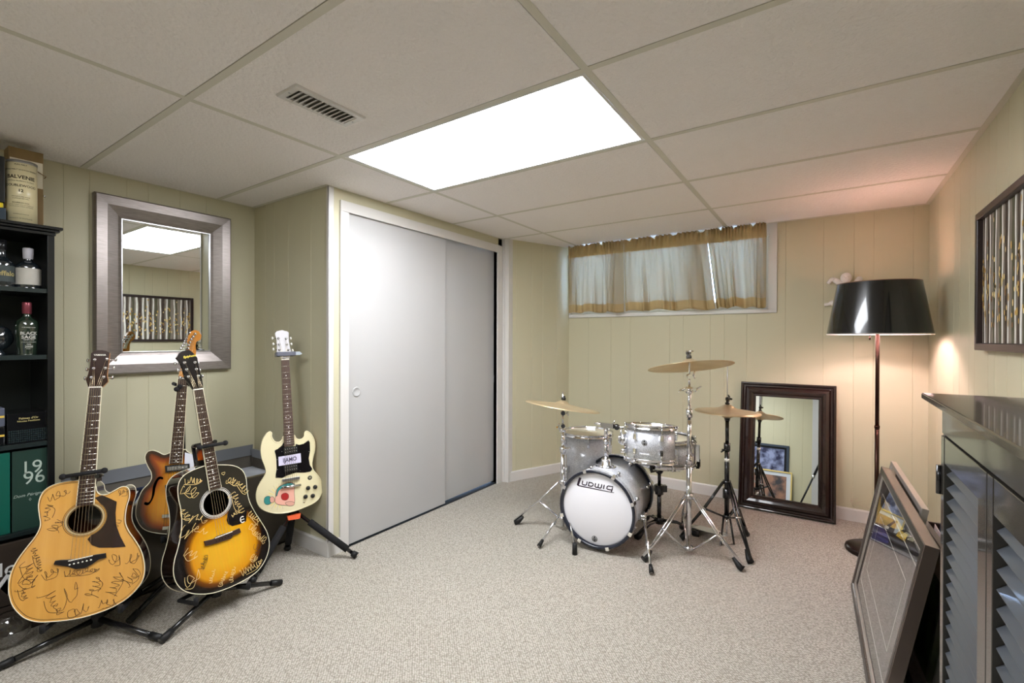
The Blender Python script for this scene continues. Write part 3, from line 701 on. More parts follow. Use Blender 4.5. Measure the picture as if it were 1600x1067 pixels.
part('tailpiece', MB().box((b[0]-.03, b[1]-.06, .004), (b[0]+.03, b[1]-.045, .012)).box((b[0]-.012, b[1]-.12, .003), (b[0]+.012, b[1]-.055, .006)), chrome, G.root, bevel=.001)
GRE = G

# ------------------------------------------------------------------ cream double-horn electric
G = Guitar('electric_guitar', 'cream white double-horned electric guitar with black pickguard and sticker', (435, 800), 2.42, -20, 7, (446, 562), (455, 749))
A = crop(395, 640, .1688)
out = [(283,250),(276,275),(250,300),(215,303),(188,282),(172,245),(174,217),(160,206),(142,212),(120,238),(95,280),(80,340),(78,400),(90,460),(113,520),(126,570),(113,610),(75,670),(45,730),(33,790),(40,850),(70,905),(130,940),(210,958),(300,955),(390,935),(470,905),(560,865),(615,815),(643,745),(635,670),(602,610),(558,560),(546,500),(558,430),(574,360),(570,290),(545,235),(512,205),(490,201),(480,220),(478,245),(462,268),(430,278),(398,265),(386,240),(335,235)]
out = ccw(smooth_loop([Lc(*p) for p in out], 4))
cream = mat('cream_lacquer', (233, 222, 182), .12, coat=1)
slab('body', G.root, out, [], .036, [cream, mat('amber_edge', (196, 156, 92), .15, coat=1)])
part('edge_bevel', MB().tube([(x, y, -.002) for x, y in out], .0035, 8, closed=True), cream, G.root)
nl, nr = G.L(439.5, 562, .012), G.L(452, 562, .012); el, er = G.L(445, 697.4, .012), G.L(461, 695.7, .012); sad = G.L(455, 749, .012)
A3 = crop(410, 500, .0937); H3 = lambda x, y, w=.004: G.L(*A3(x, y), w)
hp = [(318,640),(295,600),(240,540),(243,440),(235,330),(213,255),(213,215),(235,190),(280,178),(330,168),(370,180),(415,190),(440,215),(437,260),(440,350),(455,440),(475,530),(460,600),(448,640)]
G.head([H3(*p) for p in hp], .014, .006, mat('silver_white_head', (204, 202, 206), .25, coat=.4), blk)
post = [H3(*p, .008) for p in ((268,305),(280,403),(283,495),(395,305),(410,403),(432,495))]
btn = [H3(*p, -.01) for p in ((168,300),(182,398),(185,488),(472,305),(484,402),(505,505))]
G.neck(nl, nr, el, er, G.L(454, 684)[1], 0, .011, mahog, mat('grey_rosewood', (86, 68, 64), .4), sad, 22, False, post, btn, btn_m=plastic_white)
G.strings(sad, .0165, .052, post, (sad[0], sad[1]-.035, .013))
pg = [(288,300),(268,332),(232,362),(200,378),(212,420),(218,460),(221,550),(212,600),(210,630),(270,632),(330,604),(400,582),(480,582),(535,572),(552,548),(528,512),(518,450),(530,380),(527,300),(516,283),(470,315),(430,325),(398,318),(394,345),(300,345)]
pgp = [Lc(*p, .001) for p in pg]; PG = part('pickguard', MB().prism(pgp, .0003, .0020), mat('black_pickguard', (20, 17, 18), .1, coat=.8), G.root)
for x, y in ((203,382),(225,462),(228,555),(218,618),(268,388),(278,330),(410,370),(518,388),(515,292),(545,548),(438,565)): p = Lc(x, y); part('screw', MB().ball((*p, .0022), .0018, 8, 5), chrome, PG)
for y0 in (345, 510):
    q = [Lc(*p, .004) for p in ((285, y0+8), (412, y0-12), (416, y0+50), (290, y0+70))]
    PK = part('pickup', MB().prism(q, .002, .0085), black_rubber, G.root, bevel=.0008)
    for r_ in (.28, .72):
        for k in range(6):
            f = (k+.7)/6.4; x = (q[0][0]*(1-f)+q[1][0]*f)*(1-r_)+(q[3][0]*(1-f)+q[2][0]*f)*r_; yy = (q[0][1]*(1-f)+q[1][1]*f)*(1-r_)+(q[3][1]*(1-f)+q[2][1]*f)*r_
            part('pole_piece', MB().lathe([(.0022, 0), (.0022, .0012), (.0001, .0015)], 8, M=Matrix.Translation((x, yy, .0085))), chrome, PK)
q = [Lc(*p, .011) for p in ((237,438),(443,403),(448,488),(241,522))]
ST = part('sticker', MB().prism(q, .0095, .0103), mat('sticker_lilac', (214, 208, 232), .4), G.root, 'pale lilac sticker with dark letters')
cx_, cy_ = sum(p[0] for p in q)/4, sum(p[1] for p in q)/4; dx = (q[1][0]-q[0][0], q[1][1]-q[0][1]); l = sqrt(dx[0]**2+dx[1]**2); dx = (dx[0]/l, dx[1]/l)
part('sticker_lettering', MB().text('IJAMO', frm((cx_, cy_, .0104), (dx[0], dx[1], 0), (-dx[1], dx[0], 0), (0, 0, 1)), .030, bold=.02, sx=.82), mat('violet_ink', (40, 26, 78), .4), ST)
a, b = Lc(272, 655, .006), Lc(432, 628, .006); part('bridge', MB().box((0, -.007, .001), (sqrt((b[0]-a[0])**2+(b[1]-a[1])**2), .007, .015), M=frm((a[0], a[1], 0), ((b[0]-a[0])/.0001 and (V3((b[0]-a[0], b[1]-a[1], 0)).normalized())), V3((-(b[1]-a[1]), b[0]-a[0], 0)).normalized(), (0, 0, 1))), steel, G.root, bevel=.0008)
a, b = Lc(268, 722, .008), Lc(444, 694, .008); part('tailpiece', MB().tube([(a[0], a[1], .010), (b[0], b[1], .010)], .0065, 12), chrome, G.root)
for x, y in ((512,725),(577,715),(488,805),(555,797)):
    p = Lc(x, y); k = part('knob', MB().lathe([(.0115, .0004), (.011, .002), (.0085, .011), (.0075, .0135), (.0001, .014)], 20, M=Matrix.Translation((*p, 0))), black_rubber, G.root)
    part('knob_skirt', MB().lathe([(.0125, .0003), (.0125, .0015), (.0001, .0016)], 20, M=Matrix.Translation((*p, 0))), mat('clear_amber', (206, 190, 150), .1), k)
p = Lc(470, 858); part('toggle_switch', MB().tube([(*p, 0), (p[0]+.002, p[1], .014)], .0022, 8), mat('amber_tip', (120, 80, 40), .3), G.root)
p = Lc(528, 630); bd = MB(); bd.lathe([(.0001, .0006), (.0115, .0006), (.0115, .0002)], 28, M=Matrix.Translation((*p, 0)))
bd.text('13', frm((p[0], p[1], .0009), (1, 0, 0), (0, 1, 0), (0, 0, 1)), .013, 1, bold=.02); part('round_badge', bd, [black_ink, cream], G.root)
# painted artwork on the body: sun rays around a robed figure lying sideways
art = MB(); ac = Lc(270, 800)
for k in range(30):
    a = 2*pi*k/30+.1; r0, r1 = .030, .056+.012*(k % 2)
    if not inside((ac[0]-.012+cos(a)*r1, ac[1]+sin(a)*r1), out): continue
    if cos(a) > .35: continue
    c_ = (ac[0]-.012, ac[1]); n_ = (-sin(a)*.0013, cos(a)*.0013)
    art.add([(c_[0]+cos(a)*r0-n_[0]*.6, c_[1]+sin(a)*r0-n_[1]*.6, .0006), (c_[0]+cos(a)*r0+n_[0]*.6, c_[1]+sin(a)*r0+n_[1]*.6, .0006), (c_[0]+cos(a)*r1+n_[0], c_[1]+sin(a)*r1+n_[1], .0006), (c_[0]+cos(a)*r1-n_[0], c_[1]+sin(a)*r1-n_[1], .0006)], [(0, 1, 2, 3)], k % 2)
def blob(pts, z, m, line=None):
    p = smooth_loop([Lc(*q_) for q_ in pts], 4); art.prism(p, .0004, z, m)
    if line: art.ribbon(p+p[:1], .0014, z+.0003, line)
blob([(210,800),(205,850),(235,878),(300,885),(370,885),(388,850),(384,760),(385,690),(340,672),(280,690),(235,720),(212,760)], .0008, 2, 3)
blob([(215,790),(230,730),(285,692),(340,678),(384,690),(384,710),(330,705),(285,715),(240,750),(222,800)], .0013, 4, 3)
blob([(262,800),(272,780),(300,770),(325,780),(332,805),(322,828),(298,838),(270,828)], .0015, 5, 3)
blob([(104,840),(112,812),(140,800),(168,812),(175,845),(158,872),(128,878),(108,862)], .0010, 4, 3)
blob([(160,812),(185,805),(200,822),(198,848),(178,860),(160,850)], .0014, 6, 3)
blob([(300,862),(340,850),(382,858),(376,884),(330,890)], .0014, 6, 3)
part('artwork', art, [mat('ray_yellow', (240, 214, 96), .3), mat('ray_grey', (206, 196, 156), .3), mat('robe_pink', (236, 178, 158), .3), black_ink, mat('art_teal', (58, 142, 138), .3), mat('art_red', (170, 44, 42), .3), mat('art_skin', (222, 168, 148), .3)], G.root, 'painting of a pink and teal robed figure with yellow rays')
SGG = G

# ------------------------------------------------------------------ guitar stands
def stand_tube(mb, pts, r=.011): mb.tube(pts, r, 12)
def guitar_stand(label, G, hub, feet, top_v, yoke_v, arm_px, arms_lo, grp='black tubular guitar stands', neck_half=.05, clear=.12, foot_r=.013):
    r = thing('guitar_stand', label, 'guitar stand', (hub.x, hub.y, 0), grp)
    for f in feet:
        mb = MB(); mb.tube([hub, V3((f.x, f.y, .014))], .0105, 12); L_ = part('leg', mb, black_metal, r, world=True)
        d = (V3((f.x, f.y, .014))-hub).normalized()
        part('rubber_foot', MB().tube([V3((f.x, f.y, .0145))-d*.05, V3((f.x, f.y, .0145))], foot_r, 12), black_rubber, L_, world=True)
    nb = G.M @ V3((G.cxf(yoke_v), yoke_v, -clear))
    hb = hub+V3((0, 0, .02))
    part('post', MB().tube([hb, hb+(nb-hb)*.5], .011, 12).tube([hb+(nb-hb)*.45, nb], .0085, 12), black_metal, r, world=True)
    part('hub', MB().tube([hub-V3((0, 0, .03)), hub+V3((0, 0, .045))], .019, 14), black_rubber, r, world=True)
    # neck yoke: two padded arms beside the neck, a bar crossing in front
    Y = part('neck_yoke', MB().tube([nb, G.M @ V3((G.cxf(yoke_v)-neck_half*.7, yoke_v, -.05)), G.M @ V3((G.cxf(yoke_v)-neck_half, yoke_v, .014))], .008, 10)
        .tube([nb, G.M @ V3((G.cxf(yoke_v)+neck_half*.7, yoke_v, -.05)), G.M @ V3((G.cxf(yoke_v)+neck_half*.72, yoke_v, .016))], .008, 10), black_metal, r, world=True)
    a, b = G.M @ V3((*G.L(*arm_px[0], .020), .020)), G.M @ V3((*G.L(*arm_px[1], .020), .020))
    part('security_bar', MB().tube([a, b], .0075, 12).ball(a, .0115, 12, 8).ball(b, .0115, 12, 8), black_foam, r, world=True)
    # body cradle: two arms under the body ending in upturned pads
    for u, v in arms_lo:
        p0 = hub+V3((0, 0, .035)); p1 = G.M @ V3((u, v-.016, -.115 if G.root['category'] and clear > .09 else -.05)); p2 = G.M @ V3((u, v-.016, .03)); p3 = G.M @ V3((u, v+.006, .034))
        part('cradle_arm', MB().tube([p0, p1, p2, p3], .0085, 10), black_foam, r, world=True)
    return r
# under the blonde acoustic
hub = at(152, 966, 1.86)
guitar_stand('black guitar stand under the blonde acoustic guitar', YAM, hub, [onz(-10, 1052), onz(252, 1003), V3((-2.57, .70, 0))], 0, YAM.L(140, 745)[1], ((98, 745), (163, 735)),
             [YAM.L(72, 975), YAM.L(192, 944)], neck_half=.042)
guitar_stand('black guitar stand under the yellow and black acoustic guitar', EPI, at(338, 920, 2.03), [onz(250, 1008), onz(440, 914), onz(300, 905)], 0, EPI.L(318, 694)[1], ((312, 699), (352, 692)),
             [EPI.L(300, 936), EPI.L(382, 912)], neck_half=.040)
# behind the hollow body
hp_ = GRE.M @ V3((0.0, .10, -.10)); hub = V3((hp_.x+.02, hp_.y, .12))
gy0 = GRE.L(288, 600)[1]
r = guitar_stand('tall black guitar stand behind the brown hollow-body guitar', GRE, hub, [V3((-2.575, hub.y-.20, 0)), V3((hub.x+.14, hub.y-.26, 0)), V3((hub.x+.17, hub.y+.20, 0))], 0, gy0, ((276, 608), (281, 604)),
             [GRE.L(255, 838), GRE.L(318, 838)], neck_half=.034, clear=.05)
# tall stand holding the cream guitar by its head
hub = SGG.M @ V3((0.0, .0, -.03)); c = SGG.M @ V3((SGG.L(462, 800)[0], SGG.L(462, 800)[1]-.02, -.07)); hub = V3((c.x, c.y, c.z+.02))
r = thing('guitar_stand', 'tall black tripod guitar stand with foam-covered legs under the cream guitar', 'guitar stand', (hub.x, hub.y, 0), 'black tubular guitar stands')
for f in (onz(557, 872), onz(392, 915), onz(449, 860)):
    d = (V3((f.x, f.y, .012))-hub); p = lambda t: hub+d*t
    L_ = part('leg', MB().tube([p(0), p(1)], .0095, 12), black_metal, r, world=True)
    part('foam_sleeve', MB().tube([p(.26), p(.86)], .0175, 14), black_foam, L_, world=True); part('rubber_foot', MB().tube([p(.93), p(1)], [.015, .019], 12), black_rubber, L_, world=True)
part('hub', MB().lathe([(.001, -.03), (.024, -.03), (.028, .0), (.02, .025), (.001, .03)], 20, M=Matrix.Translation(hub)), black_rubber, r, world=True)
part('orange_collar', MB().prism([(-.028, -.012), (.028, -.016), (.034, .010), (-.032, .010)], -.006, .02, M=SGG.M @ Matrix.Translation((SGG.L(460, 805)[0], SGG.L(460, 808)[1], -.03))), mat('orange_plastic', (236, 104, 62), .4), r, 'orange collar', world=True)
hv = H3(360, 590)[1]; top = SGG.M @ V3((SGG.nc[0], hv, -.03))
part('post', MB().tube([hub, hub+(top-hub)*.5], .011, 12).tube([hub+(top-hub)*.45, top], .008, 12), black_metal, r, world=True)
a, b = SGG.L(432.5, 553, .012), SGG.L(461, 552, .012)
Y = part('neck_clamp', MB().box((a[0], a[1]-.012, .011), (b[0], a[1]+.010, .022)).box((a[0]-.004, a[1]-.012, -.035), (a[0]+.006, a[1]+.010, .018)).box((b[0]-.006, a[1]-.012, -.035), (b[0]+.004, a[1]+.010, .018)).box((a[0], a[1]-.012, -.036), (b[0], a[1]+.01, -.028)), mat('clamp_grey', (96, 98, 110), .3), r, bevel=.002)
for v in Y.data.vertices: v.co = RM[r.name].inverted() @ (SGG.M @ v.co)
q = SGG.L(467, 552, .012)
K_ = part('clamp_lever', MB().prism([(b[0], a[1]-.009), (b[0]+.022, a[1]-.010), (b[0]+.036, a[1]-.004), (b[0]+.024, a[1]+.009), (b[0], a[1]+.009)], .008, .015, M=SGG.M), mat('clamp_clear', (168, 176, 184), .15), r, world=True)

# ================================================================== LEFT SIDE
BX = -2.70                                            # front of the bookcase
bk = thing('bookcase', 'tall black bookcase with a moulded top at the left edge, holding bottles and boxes', 'bookcase', (-2.85, .15, 0))
y1 = .540; y0 = -.26; th = .022; ztop = 1.612
mb = MB(); mb.box((XL+.013, y1-th, 0), (BX, y1, ztop)); part('side_panel', mb, black_lacq, bk, world=True, bevel=.0015)
part('side_panel', MB().box((XL+.013, y0, 0), (BX, y0+th, ztop)), black_lacq, bk, world=True, bevel=.0015)
part('back_panel', MB().box((XL+.013, y0+th, .05), (XL+.019, y1-th, ztop)), mat('black_green_panel', (12, 20, 18), .5), bk, world=True)
mb = MB(); mb.box((XL+.013, y0-.0, ztop), (BX+.004, y1+.004, ztop+.014)); mb.box((XL+.013, y0-.0, ztop+.014), (BX+.016, y1+.014, ztop+.024)); mb.box((XL+.013, y0, ztop+.024), (BX+.026, y1+.022, ztop+.036))
part('crown', mb, black_lacq, bk, world=True, bevel=.003)
SZ = [1.388, 1.112, .752, .395]
for z in SZ: part('shelf', MB().box((XL+.02, y0+th, z-.018), (BX-.006, y1-th, z)), mat('shelf_dark', (30, 40, 40), .3, coat=.3), bk, world=True, bevel=.001)
part('plinth', MB().box((BX-.02, y0+th, 0), (BX-.008, y1-th, .06)), black_lacq, bk, world=True)
ZT = ztop+.036+.0006
def boxthing(name, label, cat, lo, hi, m, group=None, bev=.0015):
    c = V3(((lo[0]+hi[0])/2, (lo[1]+hi[1])/2, lo[2])); t = thing(name, label, cat, c, group)
    part('box_body', MB().box(lo, hi), m, t, world=True, bevel=bev); return t
FR = lambda x, y, z: frm((x, y, z), (0, 1, 0), (0, 0, 1), (1, 0, 0))       # lettering that faces +x
# on top: tube, wooden box, dark gift box
cy = onx(34, 350, BX-.07).y; tb = thing('bottle_tube', 'pale cream cylindrical whisky tube standing on the bookcase', 'tube', (BX-.07, cy, ZT))
tz = onx(34, 250, BX-.02).z-ZT; R0 = .046
part('tube_body', MB().lathe([(.0001, 0), (R0, 0), (R0, tz-.0), (R0-.002, tz), (.0001, tz)], 40), mat('cream_label_paper', (224, 212, 170), .35, coat=.3), tb)
part('tube_rim', MB().lathe([(R0+.0006, tz-.010), (R0+.0006, tz+.001), (R0-.004, tz+.001)], 40).lathe([(R0+.0006, 0), (R0+.0006, .006)], 40), steel, tb)
def wrap_text(mb, s, ang0, z, size, R, bold=0, mi=0):
    vs, fs = text_mesh(s, bold, 0, 'CENTER', 1.)
    mb.add([((R+.0005)*cos(ang0+x*size/R), (R+.0005)*sin(ang0+x*size/R), z+y*size) for x, y, zz in vs], fs, mi)
lm = MB(); a0 = -.22
for s, z, sz, b in (('PURE MALT', .243, .007, 0), ('SINGLE MALT SCOTCH WHISKY', .222, .0075, 0), ('BALVENIE', .192, .0205, .02), ('Distillery Banffshire Scotland', .176, .007, 0), ('DOUBLEWOOD', .157, .0135, .01), ('12', .136, .016, .03), ('matured in two woods', .112, .006, 0), ('traditional oak casks', .104, .006, 0), ('BOURBON OAK', .086, .007, 0), ('aged for twelve years in traditional', .078, .0055, 0), ('casks of oak for colour and flavour', .071, .0055, 0), ('distilled and matured', .040, .0055, 0), ('PRODUCT OF SCOTLAND', .022, .006, 0)):
    wrap_text(lm, s, a0, z*tz/.262, sz, R0, b)
part('tube_lettering', lm, mat('brown_print', (52, 38, 26), .5), tb)
wb = boxthing('wine_box', 'upright wooden bottle box behind the whisky tube', 'box', (BX-.21, cy-.030, ZT), (BX-.125, cy+.075, min(H-.02, ZT+.335)), mat('box_wood', (142, 116, 72), .5, noise=(14, (116, 92, 54)), stretch=(1, 1, .2)))
part('paper_label', MB().box((BX-.1249, cy-.026, ZT+.18), (BX-.124, cy+.073, ZT+.29)), mat('label_paper', (220, 212, 190), .7), wb, world=True)
part('twine', MB().tube([(BX-.121, cy+.03, ZT+.285), (BX-.117, cy+.055, ZT+.25), (BX-.119, cy+.082, ZT+.235), (BX-.15, cy+.083, ZT+.235)], .0018, 6), mat('twine', (130, 104, 66), .9), wb, world=True)
part('latch', MB().ball((BX-.12, cy+.077, ZT+.15), .005, 10, 6), chrome, wb, world=True)
ya = onx(10, 340, BX-.05).y
gbx = boxthing('gift_box', 'dark gift box with a yellow band on the bookcase, left of the cream tube', 'box', (BX-.12, ya-.1, ZT), (BX-.03, ya-.004, ZT+.055), mat('slate_box', (46, 60, 72), .35))
part('yellow_band', MB().box((BX-.112, ya-.098, ZT+.0555), (BX-.038, ya-.010, ZT+.075)), mat('yellow_card', (232, 206, 30), .4), gbx, world=True, bevel=.002)
part('dark_case', MB().box((BX-.118, ya-.099, ZT+.0752), (BX-.032, ya-.006, ZT+.26)), mat('dark_card', (22, 22, 20), .4), gbx, world=True, bevel=.003)
# bottles
glass_dark = mat('dark_bottle_glass', (26, 32, 36), .05, spec=.8, coat=1)
def bottle(label, x, y, z, prof, m, cap, capm, lab=None, labm=None, letters=None, group='bottles in the black bookcase'):
    t = thing('bottle', label, 'bottle', (x, y, z), group)
    part('bottle_glass', MB().lathe(smooth_loop(prof, 3, False), 36), m, t); part('cap', MB().lathe(cap, 28), capm, t)
    if lab: part('bottle_label', MB().lathe([(lab[2]+.0005, lab[0]), (lab[2]+.0005, lab[1])], 36), labm, t)
    if letters:
        mb = MB()
        for s, zz, sz, b in letters[0]: wrap_text(mb, s, letters[2], zz, sz, letters[1], b)
        part('bottle_lettering', mb, letters[3], t)
    return t
zz = SZ[0]+.0004; yb = onx(44, 440, BX-.06).y
bottle('squat clear bottle with a wide pale blank label and grey cap, on the upper shelf', BX-.06, yb, zz, [(.0001, 0), (.036, 0), (.039, .004), (.039, .03), (.039, .075), (.037, .092), (.028, .104), (.016, .112), (.013, .118), (.013, .13)], glass_dark,
       [(.0135, .122), (.0155, .126), (.0165, .15), (.0165, .166), (.014, .168), (.0001, .168)], mat('grey_foil', (178, 176, 184), .4), (.014, .082, .039), mat('pale_label', (186, 182, 172), .6, noise=(20, (168, 164, 156))))
yb = onx(2, 440, BX-.06).y
bottle('dark round-shouldered bottle with gold lettering, left of the pale-labelled bottle', BX-.06, yb, zz, [(.0001, 0), (.036, 0), (.038, .004), (.038, .08), (.035, .1), (.024, .112), (.0145, .125), (.0135, .165)], glass_dark,
       [(.0135, .15), (.0155, .152), (.0155, .19), (.0001, .191)], mat('black_cap', (18, 18, 20), .3), (.02, .085, .038), mat('slate_label', (58, 66, 66), .6), ([('Buffalo', .052, .026, .03)], .0388, .05, mat('gold_print', (206, 190, 130), .35)))
zz = SZ[1]+.0004; yb = onx(42, 550, BX-.05).y
bottle('dark green bottle with white print and a wine red capsule, on the second shelf', BX-.05, yb, zz, [(.0001, 0), (.027, 0), (.0285, .004), (.032, .05), (.036, .10), (.036, .125), (.030, .142), (.018, .152), (.0125, .162), (.0115, .178)], mat('green_bottle_glass', (34, 46, 36), .05, spec=.8, coat=1),
       [(.0125, .170), (.0145, .172), (.0145, .214), (.013, .218), (.0001, .218)], mat('wine_foil', (128, 60, 70), .3, .4), None, None,
       ([('PORTIFIED WINE', .113, .0055, 0), ('BLACK', .089, .0170, .03), ('SAGE', .073, .0185, .03), ('VINEYARD', .0625, .0068, .01), ('[ OKANAGAN ]', .053, .0065, 0), ('PIPE', .0435, .0075, .02), ('2008', .034, .0120, .01), ('PORT', .0255, .006, 0)], .0362, .0, mat('white_print', (228, 226, 220), .4)))
ys = onx(-6, 495, BX-.07).y; t = thing('round_flask', 'black round flask at the left end of the second shelf', 'flask', (BX-.08, ys, SZ[1]+.0005))
part('flask_body', MB().lathe([(.0001, -.016), (.046, -.014), (.052, 0), (.046, .014), (.0001, .016)], 36, M=frm((0, 0, .07), (0, 1, 0), (0, 0, 1), (1, 0, 0))).lathe([(.03, 0), (.03, .006), (.012, .03)], 24), glass_dark, t)
part('flask_cap', MB().lathe([(.009, .118), (.009, .15), (.0001, .151)], 16), chrome, t)
# boxes on the third and fourth shelf
za = SZ[2]+.0005; p0, p1 = onx(11, 690, BX-.02), onx(77, 690, BX-.02); zt = onx(40, 645, BX-.02).z
t = boxthing('gift_box', 'flat black gift box with gold lettering and a chequered lower half', 'box', (BX-.2, p0.y, za), (BX-.02, p1.y, zt), mat('glossy_black_box', (16, 16, 18), .15, coat=.5))
part('box_lettering', MB().text("Palmes d'Or", FR(BX-.0194, (p0.y+p1.y)/2, zt-.022), .0115, bold=.01).text('Nicolas Feuillatte', FR(BX-.0194, (p0.y+p1.y)/2, zt-.033), .0095, bold=.005), mat('gold_print', (206, 190, 130), .35), t, world=True)
cg = MB()
for i in range(18):
    for j in range(6):
        a = (p1.y-p0.y-.008)/18; cg.box((BX-.0199, p0.y+.004+i*a, za+.006+j*.0085), (BX-.0194, p0.y+.004+i*a+a*.7, za+.006+j*.0085+.006))
part('chequer', cg, mat('teal_check', (34, 48, 50), .3), t, world=True)
p0, p1 = onx(-25, 690, BX-.02), onx(8, 690, BX-.02)
for k, (z0_, z1_, lb) in enumerate(((za, za+.075, 'black gift tin with a gold stripe, under the slate blue tin on the third shelf'), (za+.0755, za+.15, 'slate blue gift tin with a gold stripe, on top of the black tin'))):
    t = boxthing('gift_box', lb, 'box', (BX-.12, p0.y, z0_), (BX-.02, p1.y, z1_), (mat('glossy_black_box', (16, 16, 18), .15), mat('slate_tin', (84, 88, 104), .3))[k], 'gift tins at the left end of the shelf', .004)
    part('gold_stripe', MB().box((BX-.0196, p0.y+.002, z0_+.036), (BX-.0188, p1.y-.002, z0_+.044)), mat('gold_stripe', (224, 190, 84), .3), t, world=True)
zb = SZ[3]+.0005; p0, p1 = onx(19, 800, BX-.02), onx(74, 800, BX-.02); zt = SZ[2]-.030
t = boxthing('champagne_case', 'dark green case with silver lettering on the lowest shelf', 'box', (BX-.2, p0.y, zb), (BX-.02, p1.y, zt), mat('bottle_green_case', (38, 62, 54), .35))
cyc_ = (p0.y+p1.y)/2; lt = MB(); lt.text('19', FR(BX-.0194, cyc_+.004, zt-.075), .075, sx=.9)
part('case_lettering', lt, mat('silver_print', (176, 190, 180), .3), t, world=True); lt = MB()
part('case_lettering', MB().text('96', FR(BX-.0194, cyc_+.012, zt-.118), .075, sx=.9), mat('silver_print', (176, 190, 180), .3), t, world=True)
lt.text('Dom Pérignon', FR(BX-.0194, cyc_, zt-.185), .0165, shear=.3); od = MB().ribbon([(0, 0), (.003, .006), (.006, 0), (.003, -.006), (0, 0)], .0012, 0, M=FR(BX-.0192, cyc_-.003, zt-.205)); part('case_ornament', od, mat('silver_print', (176, 190, 180), .3), t, world=True)
part('case_lettering', lt, mat('silver_print', (176, 190, 180), .3), t, world=True)
p0, p1 = onx(-30, 800, BX-.02), onx(16, 800, BX-.02)
boxthing('champagne_case', 'teal green case at the left end of the lowest shelf', 'box', (BX-.2, p0.y, zb), (BX-.02, p1.y, zt+.0), mat('teal_case', (14, 92, 78), .35))
# wooden crate with painted words
CX = -2.672; p0 = onz(-60, 992).y-.05; p1 = onz(70, 975).y; zc = .372
t = thing('wooden_crate', 'dark stained plank crate with white painted letters on the floor below the bookcase', 'crate', (CX, (p0+p1)/2, 0))
pw = mat('dark_stained_plank', (62, 50, 40), .6, noise=(9, (34, 26, 21), .3), stretch=(1, .12, 1), bump=(60, .001))
hh = zc/3
for k in range(3): part('plank', MB().box((CX-.018, p0, k*hh+.002), (CX, p1, (k+1)*hh-.002)), pw, t, world=True, bevel=.002)
lt = MB(); q = onx(20, 885, CX); lt.text('lo', FR(CX+.0006, q.y-.012, q.z-.005), .075, bold=.012, align='CENTER')
for px_ in (54, 66): q = onx(px_, 878, CX); lt.ribbon([(-.006, 0), (.006, 0)], .006, 0, M=FR(CX+.0008, q.y-.01+.008*(px_ > 60), q.z+.002))
q = onx(4, 912, CX); lt.text('M', FR(CX+.0006, q.y-.008, q.z-.01), .135, bold=.01, sx=.8)
part('painted_letters', lt, mat('chalk_paint', (222, 224, 226), .7), t, world=True)
gp = onz(18, 990); t = thing('glass_bowl', 'round clear glass bowl on the carpet in front of the crate', 'bowl', (CX+.068, gp.y-.02, 0))
part('bowl', MB().lathe(smooth_loop([(.0001, .001), (.02, .001), (.05, .02), (.062, .06), (.05, .10), (.034, .118), (.032, .117), (.048, .099), (.059, .06), (.047, .022), (.02, .004), (.0001, .004)], 4, False), 36), glass_mat, t)

# wall mirror, silver frame
a, b = onx(148, 298, XL+.04), onx(362, 338, XL+.04); c = onx(145, 587, XL+.04); MW = b.y-a.y; MH = a.z-c.z; FWd = .115
M = frm((XL+.001, a.y, c.z), (0, 1, 0), (0, 0, 1), (1, 0, 0))
t = thing('wall_mirror', 'large rectangular wall mirror in a wide brushed silver frame, hanging above the guitars', 'mirror', M)
part('mirror_frame', MB().frame(MW, MH, [(0, 0), (0, .030), (.006, .040), (.05, .036), (.095, .024), (FWd, .016), (FWd, .006), (FWd, 0)]), mat('brushed_silver_frame', (150, 142, 138), .34, .75, noise=(8, (126, 118, 114)), stretch=(3, 30, 3)), t, bevel=.0015)
part('frame_lip', MB().frame(MW-2*FWd+.012, MH-2*FWd+.012, [(0, .0165), (0, .022), (.005, .022), (.006, .014)], M=Matrix.Translation((FWd-.006, FWd-.006, 0))), steel, t)
part('mirror_pane', MB().box((FWd, FWd, .008), (MW-FWd, MH-FWd, .013)), mirror_mat, t)

# grey fabric storage bin along the wall
t = thing('storage_bin', 'long open grey storage bin with folded flaps in the corner behind the guitars', 'storage bin', (-2.79, 1.05, 0))
bx0, bx1, by0, by1, bz = XL+.014, -2.60, .60, YC-.016, .425
mb = MB(); mb.box((bx0, by0, .0), (bx1, by1, .012)); mb.box((bx1-.008, by0, 0), (bx1, by1, bz)); mb.box((bx0, by0, 0), (bx0+.008, by1, bz+.03)); mb.box((bx0, by0, 0), (bx1, by0+.008, bz)); mb.box((bx0, by1-.008, 0), (bx1, by1, bz+.02))
part('bin_walls', mb, mat('bin_fabric', (98, 92, 82), .8, noise=(5, (84, 78, 70))), t, world=True, bevel=.002)
part('bin_lining', MB().box((bx0+.009, by0+.009, bz-.05), (bx1-.009, by1-.009, bz-.045)), mat('bin_paper', (196, 200, 208), .7, noise=(7, (170, 174, 184))), t, world=True)
part('bin_rim', MB().tube([(bx1-.004, by0, bz), (bx1-.004, by1, bz)], .006, 8), mat('bin_rim', (150, 142, 120), .6), t, world=True)
part('flap', MB().box((0, 0, 0), (.004, by1-by0-.03, .07), M=Matrix.Translation((bx0+.012, by0+.015, bz+.028)) @ Matrix.Rotation(radians(12), 4, 'Y')), mat('bin_flap', (120, 122, 126), .7), t, world=True)
part('flap', MB().box((0, 0, 0), (bx1-bx0-.03, .004, .055), M=Matrix.Translation((bx0+.02, by1-.016, bz+.018)) @ Matrix.Rotation(radians(10), 4, 'X')), mat('bin_flap_light', (150, 152, 156), .7), t, world=True)
t = thing('strap', 'blue grey strap looped over the edge of the storage bin', 'strap', (bx1-.1, .86, bz))
yy = onx(222, 752, bx1-.06).y
mb = MB()
